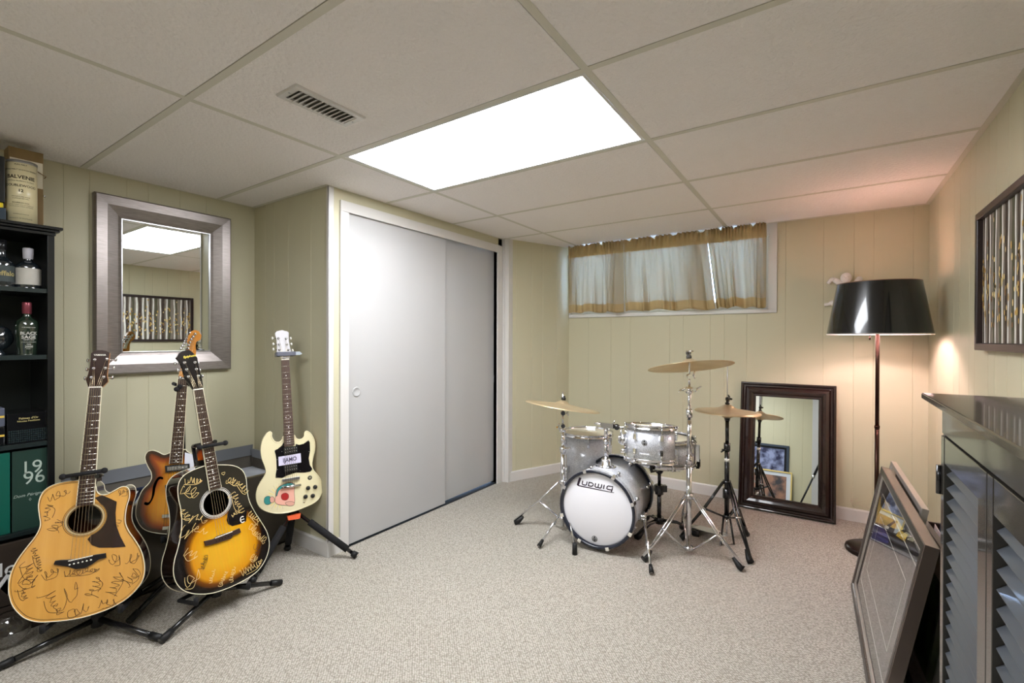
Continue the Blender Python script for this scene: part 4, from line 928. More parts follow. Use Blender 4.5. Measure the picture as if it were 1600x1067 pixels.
for k in range(3): mb.tube([(bx1-.2, yy-.05+.03*k, bz-.038), (bx1-.15, yy-.03+.03*k, bz+.03), (bx1-.09, yy+.01+.025*k, bz+.045), (bx1-.04, yy+.03+.02*k, bz+.012), (bx1-.02, yy+.05+.02*k, bz-.036)], .008, 8)
part('webbing', mb, mat('navy_webbing', (40, 50, 78), .7), t, world=True)

# ================================================================== DRUM KIT
def sparkle():
    m = mat('silver_sparkle', (206, 208, 214), .3, .2, coat=1); nt = m.node_tree; N = nt.nodes; K = nt.links; p = N['Principled BSDF']
    tc = N.new('ShaderNodeTexCoord'); v = N.new('ShaderNodeTexVoronoi'); v.inputs['Scale'].default_value = 420; K.new(tc.outputs['Object'], v.inputs['Vector'])
    r = N.new('ShaderNodeValToRGB'); r.color_ramp.elements[0].color = lin((172, 175, 184)); r.color_ramp.elements[1].color = lin((240, 241, 246)); r.color_ramp.elements[0].position = .2; r.color_ramp.elements[1].position = .9
    K.new(v.outputs['Color'], r.inputs[0]); K.new(r.outputs[0], p.inputs['Base Color']); return m
spk = sparkle(); head_white = mat('white_drum_head', (236, 235, 240), .3); head_clear = mat('coated_drum_head', (226, 220, 196), .25)
blue_blk = mat('blue_black_hoop', (22, 27, 42), .2, coat=.5); clear_rub = mat('clear_hoop_rubber', (214, 208, 196), .4)
def badge(mb, M, r=.016):
    for a, b, k in ((r*.8, r, 0), (r*.34, r*.62, 0)):
        c1, c2 = circle((0, 0), a, 28), circle((0, 0), b, 28); mb.add([(x, y, .0012) for x, y in c1+c2], [(i, 28+i, 28+(i+1) % 28, (i+1) % 28) for i in range(28)], k, False, M)
    mb.box((-r*.15, -r*.8, .0008), (r*.15, r*.8, .0012), 0, M); mb.lathe([(r*1.02, .0001), (r*1.02, .0006), (.0001, .0006)], 28, 1, M)
def drum(t, M, R, D, nl, ang0, hoop_h=.022, top_m=head_clear, bot_m=head_clear, two=True, lug_in=.0):
    """shell along local z from 0 to D with flanged hoops, heads and lugs; M places it inside the thing"""
    part('shell', MB().lathe([(R-.006, .002), (R, 0), (R, D), (R-.006, D-.002), (R-.006, .002)], 56, M=M), spk, t)
    for z, s, m in ((D, 1, top_m), (0, -1, bot_m)):
        part('drum_head', MB().lathe([(.0001, z+s*.004), (R-.006, z+s*.004), (R+.002, z+s*.001), (R+.004, z-s*.010), (R+.001, z-s*.010)], 56, M=M), m, t)
        part('hoop', MB().lathe([(R+.0045, z-s*.010), (R+.012, z-s*.010), (R+.012, z-s*.0075), (R+.0065, z-s*.006), (R+.0065, z+s*.010), (R+.0095, z+s*.0125), (R+.0095, z+s*.014), (R+.0045, z+s*.011), (R+.0045, z-s*.010)], 56, M=M), chrome, t)
    for k in range(nl):
        a = ang0+2*pi*k/nl
        for z0, s in ((D, -1), (0, 1)):
            if not two and s > 0: continue
            T = M @ Matrix.Rotation(a, 4, 'Z')
            lug = MB(); zc = z0+s*.048; lug.prism([(-.010, -.016), (.010, -.016), (.0085, .016), (-.0085, .016)], 0, .012, M=T @ frm((R, 0, zc), (0, 1, 0), (0, 0, -s), (1, 0, 0) if s > 0 else (1, 0, 0)))
            part('lug', lug, chrome, t, bevel=.0025)
            part('tension_rod', MB().tube([(R+.0095, 0, zc), (R+.0095, 0, z0-s*.012)], .0028, 8, M=T).tube([(R+.0095, 0, z0-s*.0005), (R+.0095, 0, z0-s*.016)], .0045, 8, M=T), chrome, t)
def rods(t, name, pts, r, m=chrome, seg=12, **k): return part(name, MB().tube(pts, r, seg), m, t, world=True, **k)
def wing(mb, p, d, s=1.):
    """wing nut at p, wings along d"""
    p, d = V3(p), V3(d).normalized(); u = V3((0, 0, 1)) if abs(d.z) < .8 else V3((1, 0, 0)); q = d.cross(u).normalized()
    mb.tube([p-q*.012*s, p+q*.008*s], .0065*s, 10)
    for k in (-1, 1): mb.tube([p+q*.008*s, p+d*k*.012*s+q*.012*s, p+d*k*.023*s+q*.020*s], [.0045*s, .006*s, .0045*s], 8)

# bass drum
fc, bc = at(933, 794, 2.60), at(966, 766, 2.95); fc.z = bc.z = .236
ax = (fc-bc).normalized(); side = ax.cross(V3((0, 0, 1))).normalized()      # side points to the image left
BR = .203; BD = (fc-bc).length
M = frm(bc, -side, (0, 0, 1), ax)
MI = Matrix.Translation((0, 0, 0))
t = thing('bass_drum', 'silver sparkle bass drum lying on its side with a white front head', 'drum', M)
part('shell', MB().lathe([(BR-.007, .002), (BR, 0), (BR, BD), (BR-.007, BD-.002), (BR-.007, .002)], 72), spk, t)
for z, s in ((BD, 1), (0, -1)):
    hd = part('drum_head', MB().lathe([(.0001, z+s*.006), (BR-.008, z+s*.006), (BR-.002, z+s*.003)], 72), head_white, t)
    if s > 0: front_head = hd
    HP = part('hoop', MB().lathe([(BR-.001, z+s*.002), (BR-.001, z+s*.020), (BR+.003, z+s*.0235), (BR+.012, z+s*.0235), (BR+.015, z+s*.020), (BR+.015, z-s*.014), (BR+.003, z-s*.014), (BR+.003, z+s*.002)], 72, sm=True), blue_blk, t)
    part('hoop_inlay', MB().lathe([(BR+.0154, z+s*.0165), (BR+.0154, z-s*.011)], 72), spk, HP)
for k in range(8):
    a = radians(18+45*k)
    for z, s in ((BD, 1), (0, -1)):
        T = Matrix.Rotation(a, 4, 'Z'); r0 = BR+.0155
        cl = MB().box((r0-.014, -.010, z+s*.0215), (r0+.004, .010, z+s*.0265), M=T).box((r0, -.009, z-s*.016), (r0+.005, .009, z+s*.0265), M=T)
        part('claw_hook', cl, clear_rub if a > 3.4 and a < 6.2 else chrome, t, bevel=.0015)
        part('tension_rod', MB().tube([(BR+.013, 0, z-s*.010), (BR+.013, 0, z-s*.085)], .003, 8, M=T).tube([(BR+.013, -.012, z-s*.024), (BR+.013, .012, z-s*.024)], .0035, 8, M=T), chrome, t)
        part('lug', MB().tube([(BR-.001, 0, z-s*.085), (BR+.018, 0, z-s*.085)], [.011, .008], 14, M=T), chrome, t)
lg = MB(); Z0 = BD+.0066; k_ = .00078          # maker's logo in head coordinates
LM = Matrix.Translation((-.114, .112, Z0)) @ Matrix.Rotation(radians(-1.5), 4, 'Z')
sk = lambda x, y: (x+y*.18, y)
lg.prism([sk(-.002, .050), sk(.013, .050), sk(.007, .006), sk(.212, .003), sk(.212, 0), sk(.004, 0), sk(-.006, .006)], 0, .0005, M=LM)
glyph = {'u': [[(0, 1), (0, .2), (.15, 0), (.85, 0), (1, .2), (1, 1)]], 'd': [[(0, 0), (0, 1)], [(0, 1), (.65, 1)], [(.65, 1), (1, .72), (1, .28), (.65, 0)], [(.65, 0), (0, 0)]], 'w': [[(0, 1), (0, .2), (.1, 0), (.4, 0), (.5, .2), (.5, 1)], [(.5, .2), (.6, 0), (.9, 0), (1, .2), (1, 1)]],
         'i': [[(0, 0), (0, 1)]], 'g': [[(.95, .05), (.2, .05), (0, .2), (0, .8), (.2, 1), (1, 1), (1, .2), (.94, -.55)]]}
for s, x, w in (('u', .024, .026), ('d', .062, .026), ('w', .100, .036), ('i', .150, .001), ('g', .168, .030)):
    for st in glyph[s]:
        p = [sk(x+w*a_, .013+.020*b_) for a_, b_ in st]; lg.ribbon(p, .0062, .0004, 0, LM); 
        for c in p: lg.add([(c[0]+.0031*cos(k*pi/4), c[1]+.0031*sin(k*pi/4), .0004) for k in range(8)], [tuple(range(8))], 0, False, LM)
part('maker_logo', lg, mat('plum_ink', (38, 18, 40), .4), front_head)
bd_ = MB(); badge(bd_, Matrix.Translation((-.012, -.168, BD+.0066)), .0165); part('badge', bd_, [black_ink, mat('badge_silver', (206, 206, 208), .3)], front_head)
# tom mount on top of the shell
mz = BD*.62; mp = M @ V3((0, BR, mz)); top = V3((mp.x, mp.y, onp(943, 664, mp, FW).z))
part('tom_mount_base', MB().lathe([(.046, -.008), (.046, .004), (.030, .010), (.027, .042), (.020, .046), (.0001, .046)], 28, M=Matrix.Translation(mp)).box((mp.x-.055, mp.y-.022, mp.z-.006), (mp.x+.055, mp.y+.022, mp.z+.002)), chrome, t, world=True)
part('tom_post', MB().tube([mp+V3((0, 0, .04)), mp+V3((0, 0, .15))], .0155, 16).tube([mp+V3((0, 0, .15)), top], .0125, 16).tube([mp+V3((0, 0, .135)), mp+V3((0, 0, .155))], .019, 14), chrome, t, world=True)
tb_ = MB(); tb_.box((-.028, -.016, -.014), (.05, .016, .014), M=Matrix.Translation(top)); tb_.tube([top+V3((-.03, 0, 0)), top+V3((-.075, .01, .004))], .006, 8); wing(tb_, top+V3((-.06, 0, .004)), (0, 1, .3), .8); wing(tb_, top+V3((.045, 0, .014)), (.2, 0, 1), .8)
part('mount_clamp', tb_, chrome, t, world=True); part('mount_ball', MB().ball(top+V3((.066, 0, -.004)), .018, 16, 10), black_metal, t, world=True)
# spurs
for px_, bx_, lab_ in (((1018, 899), (1001, 802), 0), ((842, 857), (874, 792), 1)):
    foot = onz(*px_); s = 1 if not lab_ else -1
    ba = M @ V3((s*(BR+.004)*cos(radians(-12)), BR*sin(radians(-12)), BD*.72)); ja = ba-side*s*.030
    sp = part('spur', MB().tube([ja, V3((foot.x, foot.y, .012))], .0062, 12).tube([ja+(foot-ja)*.42, ja+(foot-ja)*.52], .0095, 12), chrome, t, world=True)
    part('spur_bracket', MB().tube([ba, ja-side*s*.008], .017, 14).tube([ja+V3((0, 0, .014)), ja-V3((0, 0, .022))], .014, 14), chrome, sp, world=True)
    d = (foot-ja).normalized(); part('rubber_foot', MB().tube([V3((foot.x, foot.y, .013))-d*.042, V3((foot.x, foot.y, .013))], [.009, .013], 12), black_rubber, sp, world=True)

# rack tom on its arm
tc_ = at(1016, 666, 2.52); R = .127; D = .172; tl = Matrix.Rotation(radians(2.5), 4, FW) @ Matrix.Rotation(radians(-5.5), 4, RT)
M = Matrix.Translation((tc_.x, tc_.y, tc_.z-D-.004)) @ tl
t = thing('rack_tom', 'small silver sparkle tom drum with chrome hoops, mounted right of the bass drum post', 'drum', M)
va = atan2(-tc_.y, -tc_.x)                       # direction from the drum towards the viewer
drum(t, MI, R, D, 6, va+radians(24))
bg_ = MB(); av = va-radians(14); badge(bg_, frm(((R+.0005)*cos(av), (R+.0005)*sin(av), D*.56), (-sin(av), cos(av), 0), (0, 0, 1), (cos(av), sin(av), 0)), .0145)
part('badge', bg_, [black_ink, mat('badge_silver', (206, 206, 208), .3)], t)
al = va-radians(80)
br = MB(); P_ = lambda r, z: V3((r*cos(al), r*sin(al), z)); br.tube([P_(R, D*.55), P_(R+.035, D*.55)], .024, 16); br.tube([P_(R+.02, D*.55-.03), P_(R+.02, D*.55+.03)], .012, 12); wing(br, P_(R+.045, D*.55), (0, 0, 1), .9); br.tube([P_(R, D*.2), P_(R+.03, D*.2)], .012, 12)
part('mount_bracket', br, chrome, t)
part('tom_arm', MB().tube(smooth_loop([tuple(M @ P_(R+.028, D*.5)), tuple(M @ P_(R+.030, D*.86)), tuple((top+V3((.12, .0, .0)))), tuple(top+V3((.082, 0, -.004)))], 6, False), .0048, 10), chrome, t, world=True)

# floor tom
tc_ = at(918, 676, 3.17); R = .165; D = .33; M = Matrix.Translation((tc_.x, tc_.y, tc_.z-D))
t = thing('floor_tom', 'silver sparkle floor tom on three legs behind the bass drum', 'drum', M)
va = atan2(-tc_.y, -tc_.x); drum(t, MI, R, D, 6, va+radians(2))
part('damper_patch', MB().box((-.03, .05, D+.0045), (.03, .08, D+.0055)), plastic_white, t)
for a in (va-radians(48), va+radians(72), va+radians(192)):
    P_ = lambda r, z: V3((r*cos(a), r*sin(a), z)); zf = -M.translation.z
    L_ = part('leg', MB().tube([P_(R+.022, D*.62), P_(R+.022, D*.05), P_(R+.045, zf+.10), P_(R+.045, zf+.012)], .0048, 10), chrome, t)
    part('leg_bracket', MB().box((R, -.016, D*.26), (R+.024, .016, D*.40), M=Matrix.Rotation(a, 4, 'Z')), chrome, L_, bevel=.003); part('rubber_foot', MB().tube([P_(R+.045, zf+.045), P_(R+.045, zf+.002)], .012, 12), black_rubber, L_)
# snare drum
tc_ = at(1041, 684, 2.86); R = .166; D = .145; M = Matrix.Translation((tc_.x, tc_.y, tc_.z-D))
t = thing('snare_drum', 'silver snare drum in the black basket stand, partly behind the small tom', 'drum', M)
va = atan2(-tc_.y, -tc_.x); drum(t, MI, R, D, 8, va+radians(12))
part('strainer', MB().box((R, -.02, D*.15), (R+.026, .02, D*.85), M=Matrix.Rotation(va+radians(84), 4, 'Z')), chrome, t, bevel=.003)
part('damping_ring', MB().lathe([(R-.03, D+.0055), (R-.004, D+.0055), (R-.004, D+.0045)], 48), black_rubber, t)

# stands ------------------------------------------------------------
def foot(L_, a, b, t, m=black_rubber, r0=.010, r1=.017):
    d = (b-a).normalized(); part('rubber_foot', MB().tube([b-d*.075, b-d*.03, V3((b.x, b.y, .012))], [r0, r1, r1*1.05], 12), m, L_, world=True)
def double_leg(t, hub, ft, low, m, knee=.52, r=.0055, gap=.012):
    """double-braced leg: two rails from the upper collar to the foot, brace from the knee to the lower collar"""
    d = (ft-hub); s = V3((-d.y, d.x, 0)).normalized()*gap
    kn = hub+d*knee; end = V3((ft.x, ft.y, .03)); mb = MB()
    for k in (-1, 1): mb.tube([hub+s*k*.6, kn+s*k, end+s*k*.25], r, 8)
    L_ = part('leg', mb, m, t, world=True)
    part('brace', MB().tube([kn+s*.8, low+s*.5], r*.85, 8).tube([kn-s*.8, low-s*.5], r*.85, 8), m, L_, world=True)
    part('rivet', MB().tube([kn-s*1.5, kn+s*1.5], .0065, 10), chrome, L_, world=True)
    foot(L_, hub, V3((ft.x, ft.y, 0)), t); return L_
def cymbal(label, c, n, R, rot=0, group='bronze cymbals of the drum kit', conc=1, dome=.02):
    M = axis(c, V3(c)+V3(n)); t = thing('cymbal', label, 'cymbal', M, group)
    p = [(.005, dome+.020), (.02, dome+.0185), (.034, dome+.010), (.045, dome+.002), (.052, dome-.001), (R*.5, dome*.55), (R*.8, dome*.18), (R, -.001)]
    prof = p+[(a-.0004, b-.0014) for a, b in p[::-1]]
    part('cymbal_plate', MB().lathe(prof, 72), bronze, t); return t, M
def bronze_mat():
    m = mat('lathed_bronze', (206, 178, 130), .38, .75); nt = m.node_tree; N = nt.nodes; K = nt.links; p = N['Principled BSDF']
    tc = N.new('ShaderNodeTexCoord'); l = N.new('ShaderNodeVectorMath'); l.operation = 'LENGTH'; mp = N.new('ShaderNodeMapping'); mp.inputs['Scale'].default_value = (1, 1, 0)
    K.new(tc.outputs['Object'], mp.inputs[0]); K.new(mp.outputs[0], l.inputs[0])
    mu = N.new('ShaderNodeMath'); mu.operation = 'MULTIPLY'; mu.inputs[1].default_value = 900; K.new(l.outputs['Value'], mu.inputs[0]); si = N.new('ShaderNodeMath'); si.operation = 'SINE'; K.new(mu.outputs[0], si.inputs[0])
    b = N.new('ShaderNodeBump'); b.inputs['Distance'].default_value = .0004; K.new(si.outputs[0], b.inputs['Height']); K.new(b.outputs[0], p.inputs['Normal'])
    n = N.new('ShaderNodeTexNoise'); n.inputs['Scale'].default_value = 9; K.new(tc.outputs['Object'], n.inputs['Vector']); r = N.new('ShaderNodeValToRGB')
    r.color_ramp.elements[0].color = lin((206, 180, 136)); r.color_ramp.elements[1].color = lin((238, 220, 184)); K.new(n.outputs[0], r.inputs[0]); K.new(r.outputs[0], p.inputs['Base Color']); return m
bronze = bronze_mat()
Zv = V3((0, 0, 1))
# tall chrome stand with ride cymbal
c0 = onz(1076, 858); c0 = at(1076, 852, 2.57); base = V3((c0.x, c0.y, 0)); col = lambda z: V3((base.x, base.y, z)); zof = lambda y: CAM.z+(ray(1075, y).z)*2.57
t = thing('cymbal_stand', 'tallest chrome double-braced cymbal stand in front of the drums', 'cymbal stand', base, 'chrome cymbal stands')
part('main_tube', MB().tube([col(.022), col(zof(725))], .0145, 18).tube([col(zof(725)), col(zof(712))], .018, 18), chrome, t, world=True)
part('middle_tube', MB().tube([col(zof(730)), col(zof(655))], .0115, 16).tube([col(zof(652)), col(zof(638))], .0165, 16), chrome, t, world=True)
part('upper_tube', MB().tube([col(zof(655)), col(zof(606))], .0085, 14).tube([col(zof(614)), col(zof(604))], .020, 14), chrome, t, world=True)
mb = MB(); mb.box((-.035, -.013, -.010), (.035, .013, .010), M=frm(col(zof(609)), RT, FW, Zv)); wing(mb, col(zof(609))-RT*.045, Zv*.5+RT, .9); wing(mb, col(zof(607))+RT*.045, Zv+RT, .9)
m2 = MB(); wing(m2, col(zof(730))-RT*.02, Zv, .8); part('wing_nut', m2, chrome, t, world=True)
part('boom_clamp', mb, chrome, t, world=True, bevel=.002)
tp = col(zof(563))+FW*.0
mb = MB(); mb.tube([col(zof(606)), col(zof(588))], .0065, 12); mb.tube([col(zof(588))-FW*.014, col(zof(588))+FW*.014], .013, 14); wing(mb, col(zof(586))+RT*.024, Zv, .9); mb.tube([col(zof(588)), col(zof(549))], .0042, 10)
part('tilter', mb, chrome, t, world=True)
lo, hi = col(.03), col(zof(774))
part('leg_collar', MB().tube([hi-Zv*.016, hi+Zv*.012], .024, 18), chrome, t, world=True); part('lower_collar', MB().tube([lo-Zv*.008, lo+Zv*.012], .024, 18), chrome, t, world=True)
f1, f2 = onz(1005, 878), onz(1161, 893); f3 = base-((f1-base)+(f2-base))*1.15
for f in (f1, f2, f3): d = (V3((f.x, f.y, 0))-base).normalized()*.024; double_leg(t, hi+d, V3((f.x, f.y, .0)), lo+d, chrome)
n = (Zv+FW*.21-RT*.045).normalized(); c = col(zof(565))
t2, M2 = cymbal('largest bronze cymbal, highest of the kit, tilted to show its underside', c-n*.028, n, .225, dome=.024)
part('felt_and_nut', MB().lathe([(.012, .046), (.014, .048), (.014, .060), (.011, .062), (.011, .070), (.014, .072), (.014, .082), (.0001, .083)], 20), mat('felt_dark', (60, 58, 56), .8), t2)
mb = MB(); wing(mb, (0, 0, .084), (1, 0, 0), .9); part('wing_nut', mb, chrome, t2)

# low chrome stand with crash cymbal, left
cb = at(879, 780, 2.88); base = V3((cb.x, cb.y, 0)); col = lambda z: V3((base.x, base.y, z)); zof = lambda y: CAM.z+(ray(879, y).z)*2.88
t = thing('cymbal_stand', 'short chrome cymbal stand left of the bass drum', 'cymbal stand', base, 'chrome cymbal stands')
part('main_tube', MB().tube([col(.03), col(zof(706))], .0125, 18).tube([col(zof(706)), col(zof(698))], .019, 18), chrome, t, world=True)
part('upper_tube', MB().tube([col(zof(704)), col(zof(672))], .0085, 14).tube([col(zof(690)), col(zof(684))], .013, 14), chrome, t, world=True)
mb = MB(); mb.tube([col(zof(672))-RT*.022, col(zof(672))+RT*.018], .012, 14); mb.tube([col(zof(665))-FW*.016, col(zof(665))+FW*.016], .013, 14); wing(mb, col(zof(667))-RT*.03, Zv, .9); m2 = MB(); wing(m2, col(zof(700))+RT*.028, Zv*.3+RT, .8); part('wing_nut', m2, chrome, t, world=True)
mb.tube([col(zof(668)), col(zof(648))], .0065, 12); mb.tube([col(zof(645))-FW*.015, col(zof(645))+FW*.015], .014, 16); wing(mb, col(zof(645))+RT*.028, Zv, .8); mb.tube([col(zof(648)), col(zof(612))], .004, 10)
part('tilter', mb, chrome, t, world=True)
lo, hi = col(.075), col(zof(752))
part('leg_collar', MB().tube([hi-Zv*.016, hi+Zv*.012], .022, 18), chrome, t, world=True); part('lower_collar', MB().tube([lo-Zv*.008, lo+Zv*.012], .020, 18), chrome, t, world=True)
f1, f2 = onz(805, 819), onz(898, 866); f3 = base-((f1-base)+(f2-base))*.9
for f in (f1, f3):
    d = (V3((f.x, f.y, 0))-base).normalized()*.022; double_leg(t, hi+d, V3((f.x, f.y, 0)), lo+d, chrome, knee=.45, gap=.007)
d = (V3((f2.x, f2.y, 0))-base).normalized()*.022; L_ = rods(t, 'leg', [hi+d, hi+(f2-hi)*.5, V3((f2.x, f2.y, .05))], .0045); rods(L_, 'brace', [hi+(f2-hi)*.5, lo+d], .004)
part('rubber_foot', MB().tube([V3((f2.x, f2.y, .062)), V3((f2.x, f2.y, .0))], [.013, .0145], 14), black_rubber, L_, world=True)
n = (Zv+RT*.15+FW*.05).normalized(); c = col(zof(630))
t2, M2 = cymbal('thin bronze crash cymbal tilted down to the right, left of the bass drum', c-n*.02, n, .232, dome=.018)
part('felt_and_nut', MB().lathe([(.012, .040), (.014, .042), (.014, .054), (.009, .058), (.009, .066), (.0001, .067)], 20), black_rubber, t2)

# hi-hat
hb = at(1136, 700, 2.70); base = V3((hb.x, hb.y, 0)); col = lambda z: V3((base.x, base.y, z)); zof = lambda y: CAM.z+(ray(1136, y).z)*2.70
t = thing('hi_hat_stand', 'black three-legged hi-hat stand with footboard, in front of the leaning mirror', 'hi-hat stand', base)
part('main_tube', MB().tube([col(zof(805)), col(zof(697))], .0135, 18).tube([col(zof(704)), col(zof(692))], .018, 16), black_metal, t, world=True)
part('upper_tube', MB().tube([col(zof(697)), col(zof(657))], .0105, 16).tube([col(zof(658)), col(zof(651))], [.012, .019], 18), black_metal, t, world=True)
part('white_ring', MB().tube([col(zof(721)), col(zof(716))], .0142, 18), plastic_white, t, world=True)
part('pull_rod', MB().tube([col(zof(648)), col(zof(565))], .0025, 8), steel, t, world=True)
mb = MB(); wing(mb, col(zof(703))-RT*.022, Zv*.4+RT, .9); part('height_wing', mb, black_metal, t, world=True)
lo, hi = col(zof(807)), col(zof(753))
part('leg_collar', MB().tube([hi-Zv*.010, hi+Zv*.010], .022, 18).tube([col(zof(778)), col(zof(763))], .022, 18), black_metal, t, world=True); part('lower_collar', MB().tube([lo-Zv*.008, lo+Zv*.010], .020, 18), black_metal, t, world=True)
for f in (onz(1173, 882), onz(1167, 838), onz(1064, 844)):
    d = (V3((f.x, f.y, 0))-base).normalized()*.02; double_leg(t, hi+d, V3((f.x, f.y, 0)), lo+d, black_metal, knee=.45, gap=.010)
part('spring', MB().tube([col(zof(807)), col(zof(835))], .0055, 10), chrome, t, world=True)
fa, fb = onz(1126, 853), onz(1147, 853)
part('base_frame', MB().tube([lo-RT*.018, V3((fa.x, fa.y, .01)), V3((fb.x, fb.y, .01)), lo+RT*.018], .006, 10), black_metal, t, world=True)
hl = onz(1088, 828); td = (V3((fa.x, fa.y, 0))+V3((fb.x, fb.y, 0)))/2
d = (td-V3((hl.x, hl.y, 0))); l = d.length; d.normalize(); s = V3((-d.y, d.x, 0))
PM = frm((hl.x, hl.y, .016), d, s, Zv) @ Matrix.Rotation(radians(-9), 4, 'Y')
P_ = part('footboard', MB().prism([(0, -.036), (l*.55, -.042), (l*.92, -.028), (l, -.012), (l, .012), (l*.92, .028), (l*.55, .042), (0, .036)], 0, .008, M=PM), steel, t, world=True, bevel=.002)
part('heel_plate', MB().box((-.05, -.038, -.012), (.03, .038, .002), M=PM), black_metal, P_, world=True, bevel=.003)
tc_ = col(zof(643))
t2, M2 = cymbal('upper bronze hi-hat cymbal on the black stand', tc_, Zv+RT*.02, .178, group='pair of hi-hat cymbals', dome=.021)
part('clutch', MB().lathe([(.010, .041), (.0125, .043), (.0125, .052), (.008, .054), (.008, .064), (.012, .066), (.012, .082), (.004, .084)], 18), black_metal, t2)
mb = MB(); wing(mb, (.018, 0, .074), (0, 0, 1), .9); part('wing_nut', mb, black_metal, t2)
t3, M3 = cymbal('lower bronze hi-hat cymbal, lying upside down beneath the upper one', tc_-Zv*.005, -Zv-RT*.02, .178, group='pair of hi-hat cymbals', dome=.012)

# snare stand
sb = at(1030, 790, 2.86); base = V3((sb.x, sb.y, 0)); col = lambda z: V3((base.x, base.y, z)); zof = lambda y: CAM.z+(ray(1030, y).z)*2.86
t = thing('snare_stand', 'black snare drum stand with a three-armed basket', 'drum stand', base)
part('main_tube', MB().tube([col(zof(815)), col(zof(772))], .013, 16), black_metal, t, world=True)
part('height_clamp', MB().tube([col(zof(772)), col(zof(757))], .026, 16).box((-.03, -.016, -.02), (.045, .016, .02), M=frm(col(zof(763)), RT, FW, Zv)), black_metal, t, world=True, bevel=.003)
part('upper_tube', MB().tube([col(zof(757)), col(zof(728))], .0105, 14), black_metal, t, world=True); part('tilt_joint', MB().ball(col(zof(735)), .024, 16, 10), black_metal, t, world=True)
snc = at(1041, 684, 2.86); zb_ = snc.z-.145-.020; jt = col(zof(735))
for a in (20, 140, 260):
    d = V3((cos(radians(a)), sin(radians(a)), 0)); e = V3((snc.x, snc.y, 0))+d*.188
    A_ = part('basket_arm', MB().tube([jt, jt+d*.02+Zv*.008, V3((snc.x+d.x*.12, snc.y+d.y*.12, zb_-.012)), V3((e.x, e.y, zb_-.006)), V3((e.x, e.y, zb_+.04))], .007, 10), black_metal, t, world=True)
    part('basket_grip', MB().tube([V3((e.x, e.y, zb_+.0)), V3((e.x, e.y, zb_+.045))], .0095, 12), black_rubber, A_, world=True)
hbz = zof(812)
for f in (onz(994, 843), onz(1092, 838), None):
    if f is None: f = base-((onz(994, 843)-base)+(onz(1092, 838)-base))
    f = V3((f.x, f.y, 0)); a = col(hbz); d = f-base; k = base+d*.45; k.z = hbz*.95; dd = d.normalized(); s = V3((-dd.y, dd.x, 0))*.012; mb = MB()
    for q_ in (-1, 1): mb.tube([a+s*q_, k+s*q_+Zv*.0, V3((f.x, f.y, .02))+s*q_*.3], .0055, 8)
    L_ = part('leg', mb, black_metal, t, world=True); foot(L_, k, f, t)
part('hub', MB().tube([col(hbz-.02), col(hbz+.02)], .028, 16), black_metal, t, world=True)
# bass drum pedal
t = thing('bass_drum_pedal', 'bass drum pedal with wooden board clamped behind the bass drum', 'drum pedal', (bc.x, bc.y, 0))
M = frm((bc.x, bc.y, 0), -side, -ax, Zv)
part('pedal_board', MB().box((-.04, .07, 0), (.04, .34, .008), M=M @ Matrix.Translation((0, 0, .02)) @ Matrix.Rotation(radians(0), 4, 'X')), steel, t, world=True, bevel=.002)
part('pedal_frame', MB().tube([M @ V3((-.055, .055, .004)), M @ V3((-.05, .055, .20)), M @ V3((.05, .055, .20)), M @ V3((.055, .055, .004))], .007, 10).box((-.05, .04, .0), (.05, .36, .006), M=M), black_metal, t, world=True)
part('beater', MB().tube([M @ V3((0, .055, .20)), M @ V3((0, .075, .30))], .003, 8).ball(M @ V3((0, .072, .30)), .026, 16, 10), mat('felt_beater', (206, 196, 176), .9), t, world=True)

# ================================================================== RIGHT SIDE
# dark framed mirror leaning on the back wall
b0, b1 = onz(1153, 791), onz(1305, 816); Yb = 3.612; tlt = radians(8.6)
mw = abs(b1.x-b0.x)+.004; mh = .885
M = frm((b0.x, Yb, .0005), (1, 0, 0), (0, sin(tlt), cos(tlt)), (0, -cos(tlt), sin(tlt)))
M = M @ Matrix.Translation((0, .003, -.028))
M = frm((b0.x, Yb, .006), (1, 0, 0), (0, sin(tlt), cos(tlt)), (0, -cos(tlt), sin(tlt))) @ Matrix.Translation((0, 0, -.028))
t = thing('leaning_mirror', 'mirror in a dark mahogany frame leaning against the back wall on the floor', 'mirror', M)
espresso = mat('espresso_frame', (44, 26, 22), .2, coat=.7, noise=(5, (30, 16, 14)), stretch=(4, 4, 4))
fwid = .099
part('mirror_frame', MB().frame(mw, mh, [(0, 0), (0, .018), (.006, .024), (.014, .022), (.020, .012), (.030, .012), (.040, .024), (.056, .030), (.072, .026), (.084, .014), (.092, .016), (fwid-.002, .012), (fwid, .004), (fwid, 0)], sm=False), espresso, t, bevel=.0015)
part('mirror_pane', MB().box((fwid-.002, fwid-.002, .003), (mw-fwid+.002, mh-fwid+.002, .006)), mirror_mat, t)
part('backing', MB().box((.004, .004, 0), (mw-.004, mh-.004, .002)), black_rubber, t)

